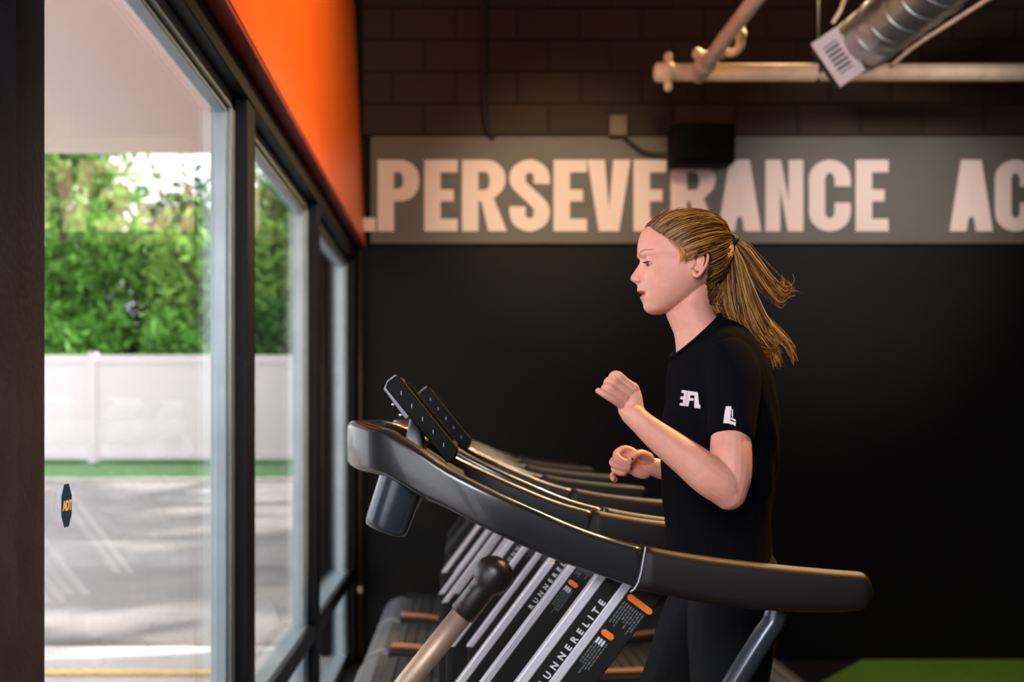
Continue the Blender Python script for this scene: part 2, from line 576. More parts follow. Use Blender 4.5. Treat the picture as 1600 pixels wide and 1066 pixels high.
def glyph(ch, w, t=.225):
    """outline of one condensed capital, height 1, width w"""
    h = t * .82
    if ch == 'E':
        return [[(0, 0), (w, 0), (w, h * .93), (t, h * .93), (t, .42), (w * .88, .42), (w * .88, .42 + h * .88), (t, .42 + h * .88), (t, 1 - h * .93), (w, 1 - h * .93), (w, 1), (0, 1)]]
    if ch == 'L':
        return [[(0, 0), (w, 0), (w, h), (t, h), (t, 1), (0, 1)]]
    if ch == 'P' or ch == 'R':
        r = min(.27, w * .46)
        top = [(0, 1), (w - r, 1)][1:]
        bot = .42 if ch == 'P' else .40
        out = [(0, 0), (t, 0), (t, bot)]
        hole_b, hole_t = bot + h * .95, 1 - h * .9
        if ch == 'P':
            out += [(w - r, bot)] + arc(w - r, bot + r, r, r, -80, 0, 6) + arc(w - r, 1 - r, r, r, 0, 90, 8) + [(0, 1)]
        else:
            out = [(0, 0), (t, 0), (t, bot + .02), (t * 1.18, bot + .02), (w - t * 1.05, 0), (w + .02, 0), (w - r * .62, bot + .06)]
            out += arc(w - r, bot + r + .06, r, r, -40, 0, 5) + arc(w - r, 1 - r, r, r, 0, 90, 8) + [(0, 1)]
        ri = max(.05, r - t * .85)
        wi = w - t
        hole = [(t, hole_b), (wi - ri, hole_b)] + arc(wi - ri, hole_b + ri, ri, ri, -80, 0, 4) + arc(wi - ri, hole_t - ri, ri, ri, 0, 90, 5) + [(t, hole_t)]
        return [out, hole]
    if ch == 'V':
        return [[(w / 2 - t * .62, 0), (w / 2 + t * .62, 0), (w, 1), (w - t * 1.05, 1), (w / 2, .30), (t * 1.05, 1), (0, 1)]]
    if ch == 'A':
        out = [(0, 0), (t * 1.02, 0), (t * 1.02 + .035, .2), (w - t * 1.02 - .035, .2), (w - t * 1.02, 0), (w, 0), (w / 2 + t * .62, 1), (w / 2 - t * .62, 1)]
        hole = [(t * 1.02 + .065, .36), (w - t * 1.02 - .065, .36), (w / 2, .72)]
        return [out, hole]
    if ch == 'N':
        return [[(0, 0), (t * .9, 0), (t * .9, .60), (w - t * .95, 0), (w, 0), (w, 1), (w - t * .9, 1), (w - t * .9, .42), (t * .95, 1), (0, 1)]]
    if ch == 'C' or ch == 'O':
        r = w / 2
        ri = r - t * .98
        if ch == 'O':
            return [arc(r, r * .9, r, r * .9, 180, 360, 14) + arc(r, 1 - r * .9, r, r * .9, 0, 180, 14),
                    arc(r, .3, ri, .12, 180, 360, 8) + arc(r, .7, ri, .12, 0, 180, 8)]
        o = arc(r, 1 - r * .9, r, r * .9, 0, 180, 16) + arc(r, r * .9, r, r * .9, 180, 360, 16)
        o += [(w, .40), (w - t * .98, .40)]
        o += [(x, y) for x, y in arc(r, .28, ri, .10, 0, -180, 8)]
        o += [(x, y) for x, y in arc(r, .72, ri, .10, 180, 0, 8)]
        o += [(w - t * .98, .63), (w, .63)]
        return [o]
    if ch == 'S_unused':
        th = t * 1.0
        # centre line of the S, offset to both sides
        cl = [(w - th * .55, .70), (w - th * .56, .80), (w * .70, .885), (w * .5, .905), (w * .30, .885), (th * .58, .80), (th * .52, .71), (th * .62, .62),
              (w * .42, .52), (w * .60, .44), (w - th * .62, .36), (w - th * .50, .26), (w - th * .58, .17), (w * .68, .10), (w * .48, .092), (w * .30, .112), (th * .58, .19), (th * .55, .33)]
        c2 = spline([(x, y, 0) for x, y in cl], 60)
        L, R = [], []
        for i, p in enumerate(c2):
            d = (c2[min(i + 1, 59)] - c2[max(i - 1, 0)]).normalized()
            n = Vector((-d.y, d.x, 0))
            k = .5 * th * (1 - .16 * abs(d.x))
            L.append((p.x + n.x * k, p.y + n.y * k))
            R.append((p.x - n.x * k, p.y - n.y * k))
        return [L + R[::-1]]


sign = empty('wall_sign', (0, D, 2.81))
tag(sign, 'long grey wall band with large white capital letters reading PERSEVERANCE', 'sign')
MB().box(-.60, 7.9, -.045, -.001, 2.815 - 2.81, 3.535 - 2.81).build('band_panel', M['band'], sign, bevel=.004)
S = F / (D - .05)
lets = [('L', 535, 587), ('P', 590, 655), ('E', 663, 715), ('R', 722, 790), ('S', 796, 859), ('E', 865, 917), ('V', 918, 985), ('E', 990, 1041),
        ('R', 1048, 1118), ('A', 1122, 1189), ('N', 1196, 1255), ('C', 1264, 1329), ('E', 1337, 1388), ('A', 1484, 1551), ('C', 1555, 1619), ('C', 1626, 1690), ('O', 1698, 1762)]
H = 111.5 / S


def s_mesh(w, t):
    t *= 1.0
    h = t * .82
    q = t / 2
    cl = [(w - q, .665), (w - q, .76), (w - q * 1.25, .845), (w - q * 2.0, .902), (w * .5, .912), (q * 2.0, .900), (q * 1.22, .845), (q * 1.0, .755), (q * 1.12, .665), (q * 1.75, .585),
          (w * .5, .51), (w - q * 1.7, .425), (w - q * 1.1, .345), (w - q, .25), (w - q * 1.22, .155), (w - q * 2.0, .100), (w * .5, .088), (q * 2.0, .098), (q * 1.25, .155), (q, .24), (q, .345)]
    c2 = spline([(x, y, 0) for x, y in cl], 90)
    mb = MB()
    rg_ = []
    for i, p in enumerate(c2):
        d = (c2[min(i + 1, 89)] - c2[max(i - 1, 0)]).normalized()
        n = Vector((-d.y, d.x, 0))
        k = .5 * t * (1 - .2 * abs(d.x))
        rg_.append([(( p.x + n.x * k * e) * H, (p.y + n.y * k * e) * H, z) for e, z in ((1, -.004), (-1, -.004), (-1, .004), (1, .004))])
    mb.loft(rg_)
    return mb.mesh('letter')


for ch, a, b in lets:
    w = (b - a) / S
    if ch == 'S':
        me = s_mesh(w / H, .228)
    else:
        gl = glyph(ch, w / H, .228)
        me = shapes_mesh('letter', [[(x * H, y * H) for x, y in sp] for sp in gl], .004)
    o = link_mesh('letter', me, M['letter'], sign)
    o.rotation_euler = (PI / 2, 0, 0)
    p = P(a, 361.5, D - .05)
    o.location = (p.x, -.049, p.z - 2.81)

# ------------------------------------------------------------------ wall fittings
o = empty('wall_speaker', P(1094, 262, 7.45))
tag(o, 'black box loudspeaker hung on the wall over the white letters', 'speaker')
MB().box(-.205, .205, -.13, .08, 0, .262).build('cabinet', M['speaker'], o, bevel=.03)
MB().box(-.17, .17, -.136, -.128, .025, .235).build('grille', M['speaker'], o, bevel=.003)
MB().box(-.05, .05, .08, .204, .08, .18).build('bracket', M['speaker'], o, bevel=.004)
cb = MB().tube(spline([P(976, 214, 7.6), P(990, 226, 7.6), P(1008, 238, 7.6), P(1030, 241, 7.59), P(1052, 240, 7.57)], 16), .011, 8).build('speaker_cable', M['cable'], smooth=True)
tag(cb, 'dark cable sagging from the junction box to the loudspeaker', 'cable')
pb = P(965, 198, 7.62)
jb = MB().box(-.058, .058, -.045, .05, -.068, .068).build('junction_box', M['box_tan'], bevel=.005)
jb.location = pb
tag(jb, 'small tan junction box on the block wall left of the loudspeaker', 'junction box')
cb = MB().tube(spline([P(757, -40, 7.62), P(757, 60, 7.62), P(757, 130, 7.62), P(758, 180, 7.62), P(764, 206, 7.62), P(772, 217, 7.62)], 24), .014, 8).build('wall_cable', M['cable'], smooth=True)
tag(cb, 'black cable running down the block wall to the sign band', 'cable')
cd = empty('wall_conduit', P(563, 1040, 7.62))
tag(cd, 'thin dark vertical conduit in the corner between windows and back wall', 'conduit')
bz = cd.location.z
M['cond'] = mat('conduit_brown', (66, 50, 46), .4, .3)
MB().tube([(0, 0, -bz + .01), (0, 0, 2.79 - bz)], .013, 10).build('pipe', M['cond'], cd, smooth=True)
for zz in (0.0, .51):
    MB().ball((0, -.012, zz), (.02, .018, .028), 12, 8).build('clamp', M['pipe'], cd, smooth=True)

# overhead pipes
yp = 6.8
mp_ = empty('water_pipe', P(1024, 113, yp))
tag(mp_, 'thick cream horizontal pipe running along the back wall under the ceiling', 'pipe')
o0 = mp_.location
MB().tube([(.02, 0, 0), (4.8, 0, 0)], .051, 20).build('pipe', M['pipe'], mp_, smooth=True)
cp = MB().lathe([(0, .030), (.012, .056), (.06, .060), (.065, .066), (.11, .066), (.115, .05)], (-.01, 0, 0), (1, 0, 0), 24)
cp.ball((.075, -.01, .088), (.028, .032, .032), 12, 8).ball((.075, -.01, -.088), (.028, .032, .032), 12, 8)
cp.build('coupling', M['pipe'], mp_, smooth=True)
hg = MB().tube([(.97, 0, -.055), (.97, -.056, 0), (.97, 0, .056), (.97, 0, 1.48)], .012, 8)
hg.build('hanger', M['black_frame'], mp_, smooth=True)
bp_ = empty('branch_pipe', P(1093, 112, 6.68))
tag(bp_, 'cream pipe coming forward from the horizontal pipe towards the room', 'pipe')
q = bp_.location
d_ = [P(1093, 112, 6.68) - q, P(1178, 2, 5.70) - q, P(1330, -200, 4.45) - q]
MB().tube([d_[0] + Vector((0, .03, -.02)), d_[0] + (d_[1] - d_[0]) * .5, d_[1], d_[2]], .042, 18).build('pipe', M['pipe'], bp_, smooth=True)
dd = (d_[1] - d_[0]).normalized()
MB().lathe([(-.01, .052), (0, .058), (.09, .058), (.1, .064), (.14, .064), (.15, .05)], d_[0] + dd * .02, dd, 22).build('collar', M['pipe'], bp_, smooth=True)
bz_ = MB()
bz_.ball(P(1090, 84, 6.6) - q, .034, 12, 8).tube([P(1088, 84, 6.6) - q, P(1100, 92, 6.6) - q], .02, 10)
bz_.build('valve', M['pipe'], bp_, smooth=True)
eb = empty('drain_elbow', P(1150, 78, 6.4))
tag(eb, 'small cream pipe elbow hanging beside the forward pipe', 'pipe elbow')
q = eb.location
MB().tube(spline([P(1134, 83, 6.5) - q, P(1146, 82, 6.45) - q, P(1155, 74, 6.4) - q, P(1157, 58, 6.4) - q, P(1157, 38, 6.4) - q], 14), .024, 12).build('pipe', M['pipe'], eb, smooth=True)
MB().lathe([(0, .02), (.01, .034), (.035, .034), (.045, .02)], P(1134, 83, 6.5) - q, (-1, 0, 0), 14).build('fitting', M['pipe'], eb, smooth=True)
MB().lathe([(0, .02), (.01, .032), (.045, .032), (.055, .02)], P(1157, 62, 6.4) - q, (0, 0, 1), 14).build('fitting', M['pipe'], eb, smooth=True)

# spiral duct
A = P(1341, 72, 6.15)
B = P(1560, -95, 4.75)
dv = (B - A)
L = dv.length
dv.normalize()
du = empty('air_duct', A)
tag(du, 'round galvanised spiral air duct with ribbed seams under the ceiling', 'air duct')
R0 = .152
MB().lathe([(0, R0), (L * .33, R0), (L * .66, R0), (L, R0)], (0, 0, 0), dv, 48).build('pipe', M['duct'], du, smooth=True)
sv = MB()
up_ = Vector((0, 1, 0))
n1_ = (up_ - dv * up_.dot(dv)).normalized()
n2_ = dv.cross(n1_)
spn = []
for k in range(int(48 * L / .17)):      # raised spiral seam
    a = 2 * PI * k / 48
    spn.append(dv * (.22 + .17 * k / 48) + (n1_ * math.cos(a) + n2_ * math.sin(a)) * (R0 + .001))
sv.tube([p for p in spn if p.dot(dv) < L], .0045, 6)
sv.build('spiral_seam', M['duct'], du, smooth=True)
sv = MB().lathe([(.112, R0), (.114, R0 + .004), (.124, R0 + .004), (.126, R0)], (0, 0, 0), dv, 48)
sv.build('clamp_band', M['cable'], du)
# register: rectangular box with slotted white plate at the duct end
cor = [P(1300, 37, 5.98), P(1269, 72, 5.98), P(1315, 139, 5.98), P(1354, 109, 5.98)]
cen = sum(cor, Vector()) / 4
sh = (cor[1] - cor[0]).length
lo = (cor[2] - cor[1]).length
ex = (cor[2] - cor[1]).normalized()      # long axis
ez = (cor[0] - cor[1])
ez = (ez - ex * ez.dot(ex)).normalized()
nrm = ex.cross(ez)
if nrm.y > 0:
    nrm = -nrm
pl = MB()


def obox(mb, c, ax, ay, az, hx, hy, hz):
    vs = []
    for k in (-1, 1):
        for j in (-1, 1):
            for i in (-1, 1):
                vs.append(mb.bm.verts.new(c + ax * hx * i + ay * hy * j + az * hz * k))
    for f in ((0, 2, 3, 1), (4, 5, 7, 6), (0, 1, 5, 4), (2, 6, 7, 3), (0, 4, 6, 2), (1, 3, 7, 5)):
        mb.bm.faces.new([vs[i] for i in f])


c0 = cen - A
# plate with real slots: frame strips around seven openings
ns = 7
sx0, sx1 = -.30 * lo, .30 * lo
sz = .28 * sh
obox(pl, c0 + ex * (-.4 * lo), ex, ez, nrm, .1 * lo, .5 * sh, .006)
obox(pl, c0 + ex * (.4 * lo), ex, ez, nrm, .1 * lo, .5 * sh, .006)
obox(pl, c0 + ez * (.39 * sh), ex, ez, nrm, .3 * lo, .11 * sh, .006)
obox(pl, c0 - ez * (.39 * sh), ex, ez, nrm, .3 * lo, .11 * sh, .006)
for k in range(ns - 1):
    xx = sx0 + (sx1 - sx0) * (k + .5) / (ns - 1)
    obox(pl, c0 + ex * xx, ex, ez, nrm, .026 * lo, .28 * sh, .006)
pl.build('register_plate', M['plate'], du, bevel=.001)
bk = MB()
obox(bk, c0 - nrm * .06 + ex * .03 * lo + ez * .04 * sh, ex, ez, nrm, .44 * lo, .44 * sh, .045)
bk.build('plenum', M['cable'], du, bevel=.004)
st = MB().tube([P(1301, 36, 6.05), P(1313, 16, 6.05), P(1335, -40, 6.05)], .010, 8).build('duct_strap', M['pipe'], smooth=True)
tag(st, 'thin tan strap holding up the end of the duct', 'strap')
cb = MB().tube(spline([P(1392, 104, 5.9), P(1430, 72, 5.6), P(1490, 33, 5.2), P(1560, -12, 4.8), P(1640, -70, 4.5)], 20), .011, 8).build('hanging_cord', M['pipe'], smooth=True)
tag(cb, 'pale twisted cord stretched below the round duct', 'cord')

# ================================================================== OUTSIDE
def gz(y):
    return 0 if y < 7.07 else .0737 * (y - 7.07)


g = MB()
rows = [-8, 0, 3, 6, 7.07, 9, 12, 16.7]
g.loft([[(-24, y, gz(y) - .02), (-.86, y, gz(y) - .02), (-.86, y, gz(y) - .3), (-24, y, gz(y) - .3)] for y in rows])
struct(g.build('parking_lot', M['asphalt']), 'grey asphalt lot with dappled sunlight outside the windows', 'ground')
g = MB()
g.loft([[(-24, y, gz(y) - .02), (4, y, gz(y) - .02), (4, y, gz(y) - .3), (-24, y, gz(y) - .3)] for y in (7.95, 9, 12, 16.7)])
struct(g.build('side_lot', M['asphalt']), 'asphalt continuing behind the building', 'ground')
struct(MB().box(-24, 4, 16.7, 16.85, .5, gz(16.8) + .03).build('curb', M['concrete'], bevel=.01), 'pale concrete curb between asphalt and grass', 'curb')
g = MB()
g.loft([[(-24, y, z), (6, y, z), (6, y, z - .3), (-24, y, z - .3)] for y, z in ((16.85, gz(16.8) + .02), (19.1, .88), (24, 1.0), (34, 1.1))])
struct(g.build('lawn', M['grass']), 'strip of green grass below the white fence', 'lawn')
yl = 7.25
struct(MB().box(-12, -.9, yl, yl + .12, gz(yl) - .016, gz(yl + .12) - .009).build('parking_line', M['yellow']), 'faint yellow line across the asphalt', 'line')
struct(MB().box(-3.1, -.84, -6, 6.27, 3.1, 3.3).build('porch_ceiling', M['stucco']), 'cream porch ceiling outside above the windows', 'soffit')

# fence
fe = empty('vinyl_fence', (-9, 19.1, .88))
tag(fe, 'white vinyl privacy fence with smooth panels across the lot', 'fence')
pn = MB()
xs0 = (145 - VX) * 19.1 / F
k0 = 0
post_x = [xs0 + 2.42 * k - (-9) for k in range(-6, 5)]
for a, b in zip(post_x, post_x[1:]):
    pn = MB().box(a + .06, b - .06, .0, .04, .14, 1.68)
    pn.build('panel', M['vinyl'], fe)
    for z0_, z1_ in ((1.66, 1.80), (.05, .18)):
        MB().box(a + .06, b - .06, -.02, .06, z0_, z1_).build('rail', M['vinyl'], fe, bevel=.006)
for a in post_x:
    MB().box(a - .065, a + .065, -.045, .085, -.1, 1.83).box(a - .075, a + .075, -.055, .095, 1.83, 1.85).build('post', M['vinyl'], fe, bevel=.008)


def crown(name, centre, rad, n, m, parent, size=.16, holes=0.0, seed=0):
    rnd = random.Random(seed)
    vs, fs = [], []
    cl = []
    for k in range(26):
        a, e = rnd.uniform(0, 2 * PI), rnd.uniform(-1, 1)
        rr = rnd.uniform(.3, .95)
        cl.append((Vector((math.cos(a) * math.sqrt(1 - e * e) * rad[0] * rr, math.sin(a) * math.sqrt(1 - e * e) * rad[1] * rr, e * rad[2] * rr)), rnd.uniform(.25, .5)))
    for i in range(n):
        c, r = cl[rnd.randrange(len(cl))]
        p = c + Vector((rnd.gauss(0, 1) * r * rad[0] * .45, rnd.gauss(0, 1) * r * rad[1] * .45, rnd.gauss(0, 1) * r * rad[2] * .4))
        n1 = Vector((rnd.gauss(0, 1), rnd.gauss(0, 1), rnd.gauss(0, 1))).normalized()
        n2 = n1.orthogonal().normalized()
        n3 = n1.cross(n2)
        a = rnd.uniform(0, 2 * PI)
        u = n2 * math.cos(a) + n3 * math.sin(a)
        w = n1.cross(u)
        s = size * rnd.uniform(.6, 1.4)
        b = len(vs)
        q = Vector(centre) + p
        vs += [q - u * s, q + w * s * .45 + n1 * s * .1, q + u * s, q - w * s * .45 + n1 * s * .1]
        fs.append((b, b + 1, b + 2, b + 3))
    me = bpy.data.meshes.new(name)
    me.from_pydata([tuple(v) for v in vs], [], fs)
    return link_mesh(name, me, m, parent)


trees = [
    (-7.6, 21.6, 6.9, 1.5, 'leaf_a', 'leafy tree at far left beyond the fence with bright mid green leaves', 205),
    (-5.9, 23.2, 5.5, 1.3, 'leaf_b', 'dark trunked tree beyond the fence left of the first black post', 0),
    (-4.3, 21.4, 4.9, 1.2, 'leaf_c', 'pale green tree with sky gaps beyond the fence, seen in the first window', 0),
    (-2.9, 23.0, 7.2, 1.3, 'leaf_a', 'green tree beyond the fence seen through the middle window', 0),
    (-1.3, 21.8, 6.6, 1.4, 'leaf_b', 'dark green tree beyond the fence near the back wall corner', 0),
    (-9.6, 23.0, 7.6, 1.7, 'leaf_b', 'dark tree beyond the fence at the left end of the lot', 0)]
for i, (x, y, h, r, lm, lab, _) in enumerate(trees):
    t = empty('leafy_tree', (x, y, 1.0))
    tag(t, lab, 'tree', 'trees beyond the white fence')
    random.seed(i)
    pts_ = [(0, 0, -.1), (.05, .02, 1.0), (-.06 + .1 * random.random(), 0, 2.2), (.1 * random.random(), .05, 3.6), (.05, 0, h - .8)]
    tk = MB().tube(spline(pts_, 10), [.2, .19, .18, .17, .16, .14, .12, .1, .07, .04], 10)
    for k in range(7):
        a = random.uniform(0, 2 * PI)
        z0 = random.uniform(1.2, 3.4)
        ln = random.uniform(.8, 1.5)
        tk.tube([(0, 0, z0), (math.cos(a) * ln * .5, math.sin(a) * ln * .5, z0 + .5), (math.cos(a) * ln, math.sin(a) * ln, z0 + 1.2)], [.07, .05, .02], 6)
    tk.build('trunk', M['bark'], t, smooth=True)
    crown('crown', (0, 0, h * .56), (r * 1.45, r * .8, h * .44), 8500, M[lm], t, .12, seed=i + 3)
# low hedge growth behind fence
for i, x in enumerate((-8.8, -6.9, -5.2, -3.6, -2.0)):
    t = empty('shrub', (x, 20.4, 1.0))
    tag(t, ['dense shrub at the left end behind the fence', 'dense shrub behind the fence post', 'bushy shrub behind the fence beside the first black post',
            'shrub behind the fence in the middle window', 'shrub behind the fence in the farthest window'][i], 'shrub', 'shrubs behind the white fence')
    crown('foliage', (0, 0, 1.6), (1.1, .5, 1.15), 3200, M[('leaf_b', 'leaf_a', 'leaf_a', 'leaf_b', 'leaf_b')[i]], t, .11, seed=40 + i)
    MB().tube([(0, 0, -.05), (.05, 0, .8), (0, .1, 1.6)], [.06, .05, .02], 6).build('stem', M['bark'], t, smooth=True)
# tall trees beside the lot that throw the dappled shade
for i, (x, y, h) in enumerate(((2.6, 10.6, 7.4), (3.2, 15.4, 8.2), (8.6, 12.6, 9.0))):
    t = empty('shade_tree', (x, y, gz(y)))
    tag(t, 'tall shade tree standing behind the building, %s' % ('nearest the back wall', 'nearest the fence', 'farthest to the right')[i], 'tree')
    MB().tube([(0, 0, -.1), (.1, 0, 2.5), (0, .1, 5)], [.25, .2, .12], 10).build('trunk', M['bark'], t, smooth=True)
    crown('crown', (0, 0, h * .7), (2.6, 2.4, 2.4), 520, M['leaf_a'], t, .34, seed=80 + i)

# ================================================================== TREADMILLS
def rr_section(zt, zb, th, rnd=.013, n=4):
    """rounded rectangle in (offset across, z)"""
    pts = []
    h = th / 2
    r = min(rnd, h * .95, (zt - zb) / 2 * .9)
    for (cx, cz, a0) in ((h - r, zt - r, 0), (-h + r, zt - r, 90), (-h + r, zb + r, 180), (h - r, zb + r, 270)):
        for k in range(n + 1):
            a = math.radians(a0 + 90 * k / n)
            pts.append((cx + r * math.cos(a), cz + r * math.sin(a)))
    return pts


ARM = [(-.132, 1.629, 1.546), (-.065, 1.590, 1.507), (-.020, 1.560, 1.487), (.047, 1.526, 1.452), (.148, 1.480, 1.406), (.237, 1.444, 1.3735),
       (.329, 1.4185, 1.3445), (.4275, 1.400, 1.324), (.539, 1.386, 1.310), (.66, 1.3745, 1.306), (.71, 1.371, 1.31)]
HWD = .40      # half spacing of the two arms (outer faces)
TH = .046


def make_treadmill():
    t = empty('treadmill', (0, 0, 0))
    # U-shaped bumper: left arm, rounded front, right arm
    def uring(x, side, zt, zb, nx, ny, th=TH):
        """section ring at (x, y) with normal direction (nx, ny)"""
        return [(x + nx * u, side + ny * u, z) for u, z in rr_section(zt, zb, th)]
    rings = []
    arm = []
    n = 26
    for k in range(n):
        x = .325 - (.325 + .125) * k / (n - 1)
        zt, zb = sample(ARM, x)
        arm.append((x, zt, zb))
    yo = HWD - TH / 2
    KX, AX, INS = .09, -.125, .052       # the arms start to curve inwards at KX
    TA = math.atan(2 * INS / (KX - AX))

    def inset(x):
        return INS * ((KX - x) / (KX - AX)) ** 2 if x < KX else 0
    hood = []
    for x, zt, zb in arm:
        a = math.atan(2 * INS * (KX - x) / (KX - AX) ** 2) if x < KX else 0
        r_ = uring(x, -(yo - inset(x)), zt, zb, -math.sin(a), -math.cos(a))
        hood.append(r_)
    R = .117
    for k in range(1, 10):
        a = TA + (PI / 2 - TA) * k / 9
        x = AX - R * (math.sin(a) - math.sin(TA))
        y = -(yo - INS) + R * (math.cos(TA) - math.cos(a))
        f = k / 9
        zt = arm[-1][1] * (1 - f) + 1.643 * f + .004 * math.sin(PI * f)
        zb = arm[-1][2] * (1 - f) + 1.560 * f
        hood.append(uring(x, y, zt, zb, -math.sin(a), -math.cos(a)))
    mid = [[(px, -py, z) for px, py, z in r] for r in hood[::-1]]
    MB().loft(hood + mid).build('handrail_shell', M['hood'], t, smooth=True)
    # rubber grips with rounded ends
    for s in (-1, 1):
        rg = []
        n = 22
        for k in range(n):
            x = .322 + (.705 - .322) * k / (n - 1)
            zt, zb = sample(ARM, x)
            rg.append((x, zt + .004, zb - .002, TH + .006))
        for k in range(1, 7):
            a = PI / 2 * k / 6
            x = .705 + .022 * math.sin(a)
            f = math.cos(a) * .5 + .5
            zt, zb = sample(ARM, .705)
            zt += .004
            zt2 = zt - .030 * (1 - math.cos(a))
            zb2 = zb + .016 * (1 - math.cos(a))
            rg.append((x, zt2, zb2, (TH + .006) * (f * .6 + .4 * math.cos(a) + .02)))
        MB().loft([[(x + (-.0 if i > 6 else (z - 1.42) * .22 * (1 if i == 0 else 0)), s * yo + u, z) for u, z in rr_section(zt, zb, th, .02)] for i, (x, zt, zb, th) in enumerate(rg)]).build('grip', M['grip'], t, smooth=True)
        # seam
        sp = [(.325, 1.4225), (.321, 1.400), (.317, 1.378), (.312, 1.360), (.305, 1.348), (.298, 1.3435)]
        MB().tube([(x, s * (HWD + .003), z) for x, z in sp], .0013, 6).build('seam', M['silver'], t)
        # inner deck of the console: shelf from arm to arm
    sd = []
    for k in range(8):
        x = -.125 + .135 * k / 7
        zt, zb = sample(ARM, max(-.12, x))
        yt = yo - .075
        sd.append([(x, -yt, zt - .022), (x, yt, zt - .022), (x, yt, zt - .042), (x, -yt, zt - .042)])
    MB().loft(sd).build('console_tray', M['tm_black'], t)
    # console slab
    ca, cb_, cc, cd_ = (-.137, 1.712), (-.122, 1.727), (-.006, 1.583), (-.024, 1.560)
    y0, y1 = -.205, .205
    outl = [(-.142, 1.705), (-.139, 1.716), (-.122, 1.729), (-.114, 1.726), (-.004, 1.590), (-.003, 1.582), (-.010, 1.566), (-.024, 1.560), (-.05, 1.592), (-.075, 1.622)]
    cs = MB().prism(outl, y0, y1).build('console', M['console'], t, bevel=.003)
    # grey casing along the back of the console
    MB().prism([(-.146, 1.703), (-.139, 1.719), (-.124, 1.731), (-.122, 1.727), (-.136, 1.712), (-.098, 1.650), (-.104, 1.646)], y0 + .004, y1 - .004).build('console_back', M['console_grey'], cs)
    MB().prism([(-.106, 1.7185), (-.012, 1.603), (-.0105, 1.6045), (-.1045, 1.7205)], y0 + .03, y1 - .03).build('screen', M['screen'], cs)
    for k in range(5):
        q = Vector((-.122, y0, 1.708)).lerp(Vector((-.02, y0, 1.583)), .1 + .2 * k)
        MB().box(q.x - .0008, q.x + .0006, y0 - .002, y0, q.z - .004, q.z + .004).build('side_key', M['silver'], cs, bevel=.001)
    ck = MB()
    ck.ball((-.128, y0 + .02, 1.673), .004, 8, 6).ball((-.113, y0 + .02, 1.652), .005, 8, 6)
    ck.build('bolt', M['chrome'], cs, smooth=True)
    # console neck
    MB().loft([[(-.098, -.10, 1.655), (-.080, -.10, 1.640), (-.080, .10, 1.640), (-.098, .10, 1.655)],
               [(-.115, -.12, 1.575), (-.07, -.12, 1.560), (-.07, .12, 1.560), (-.115, .12, 1.575)]]).build('console_neck', M['console_grey'], t, bevel=.006)
    # cup holder under the shell
    for s in (-1, 1):
        a0 = Vector((-.095, s * .300, 1.560))
        ax = Vector((-.33, 0, -.94)).normalized()
        MB().lathe([(0, .044), (.03, .0435), (.115, .041), (.125, .038), (.128, .03)], a0, ax, 30).build('cup_holder', M['cup'], t, smooth=True, bevel=0)
    # uprights: two silver edged struts each side
    def strip(mb, x_off, w, zt, zb, y0, y1, thick=None):
        """slanted strut strip: x at height z; w is measured along x"""
        f = lambda z: .3026 - .75 * (1.343 - z)
        if zb < .9:
            zk = .93
            mb.prism([(f(zt) + x_off, zt), (f(zt) + x_off + w, zt), (f(zk) + x_off + w, zk), (f(zk) + x_off + w, zb), (f(zk) + x_off, zb), (f(zk) + x_off, zk)], y0, y1)
        else:
            mb.prism([(f(zt) + x_off, zt), (f(zt) + x_off + w, zt), (f(zb) + x_off + w, zb), (f(zb) + x_off, zb)], y0, y1)
    for s in (-1, 1):
        yc = s * .313 if s < 0 else .313
        ya, yb = yc - .014, yc + .014
        up = MB()
        zt_ = 1.39 if s < 0 else 1.30
        if s < 0:
            strip(up, -.068, .148, zt_, .50, ya + .002, yb - .002)
        else:
            strip(up, -.068, .022, zt_, .50, ya + .002, yb - .002)
            strip(up, .000, .080, zt_, .50, ya + .002, yb - .002)
            up.box(-.02, .04, ya + .002, yb - .002, .62, .68)
        u = up.build('upright', M['tm_frame'], t, bevel=.002)
        for off in (-.068, -.010):
            e = MB()
            strip(e, off, .021, zt_ + .004, .935, ya, yb)
            e.build('edge_strip', M['silver'], u, bevel=.002)
        # writing on the face towards -y
        ex_ = Vector((.6, 0, .8))      # along the strut, upwards
        eu = Vector((.8, 0, -.6))      # across
        fx = lambda z: .3026 - .75 * (1.343 - z)
        if s < 0:
            tme = text_mesh('RUNNERELITE', .0175, .0004, 1.95, .0005)
            o = link_mesh('lettering', tme, M['text_white'], u)
            Lx = max(v.co.x for v in tme.vertices)
            end = Vector((fx(1.312) - .014, ya - .0006, 1.312))
            rot = Matrix((ex_, -eu, Vector((0, -1, 0)))).transposed()
            rot = Matrix((ex_, Vector((-.8, 0, .6)), Vector((0, -1, 0)))).transposed()
            o.matrix_local = Matrix.Translation(end - ex_ * Lx) @ rot.to_4x4()
        # orange markers with fine printed lines
        M0 = Vector((fx(1.327) + .016, ya - .0005, 1.327))
        def mark(a, b, d0, d1, r, m, nm):
            """bar across the strut: a..b across, d0..d1 down along the strut"""
            c1 = M0 + eu * a - ex_ * ((d0 + d1) / 2)
            c2 = M0 + eu * b - ex_ * ((d0 + d1) / 2)
            mbx = MB()
            mbx.tube([c1, c2], (d1 - d0) / 2, 8, roundcap=r, flat=.08, updir=tuple(ex_))
            return mbx.build(nm, m, u)
        mark(.006, .048, -.004, .008, True, M['orange_mark'], 'orange_marker')
        mark(.006, .020, .075, .087, True, M['orange_mark'], 'orange_marker')
        rnd = random.Random(5)
        tx = MB()
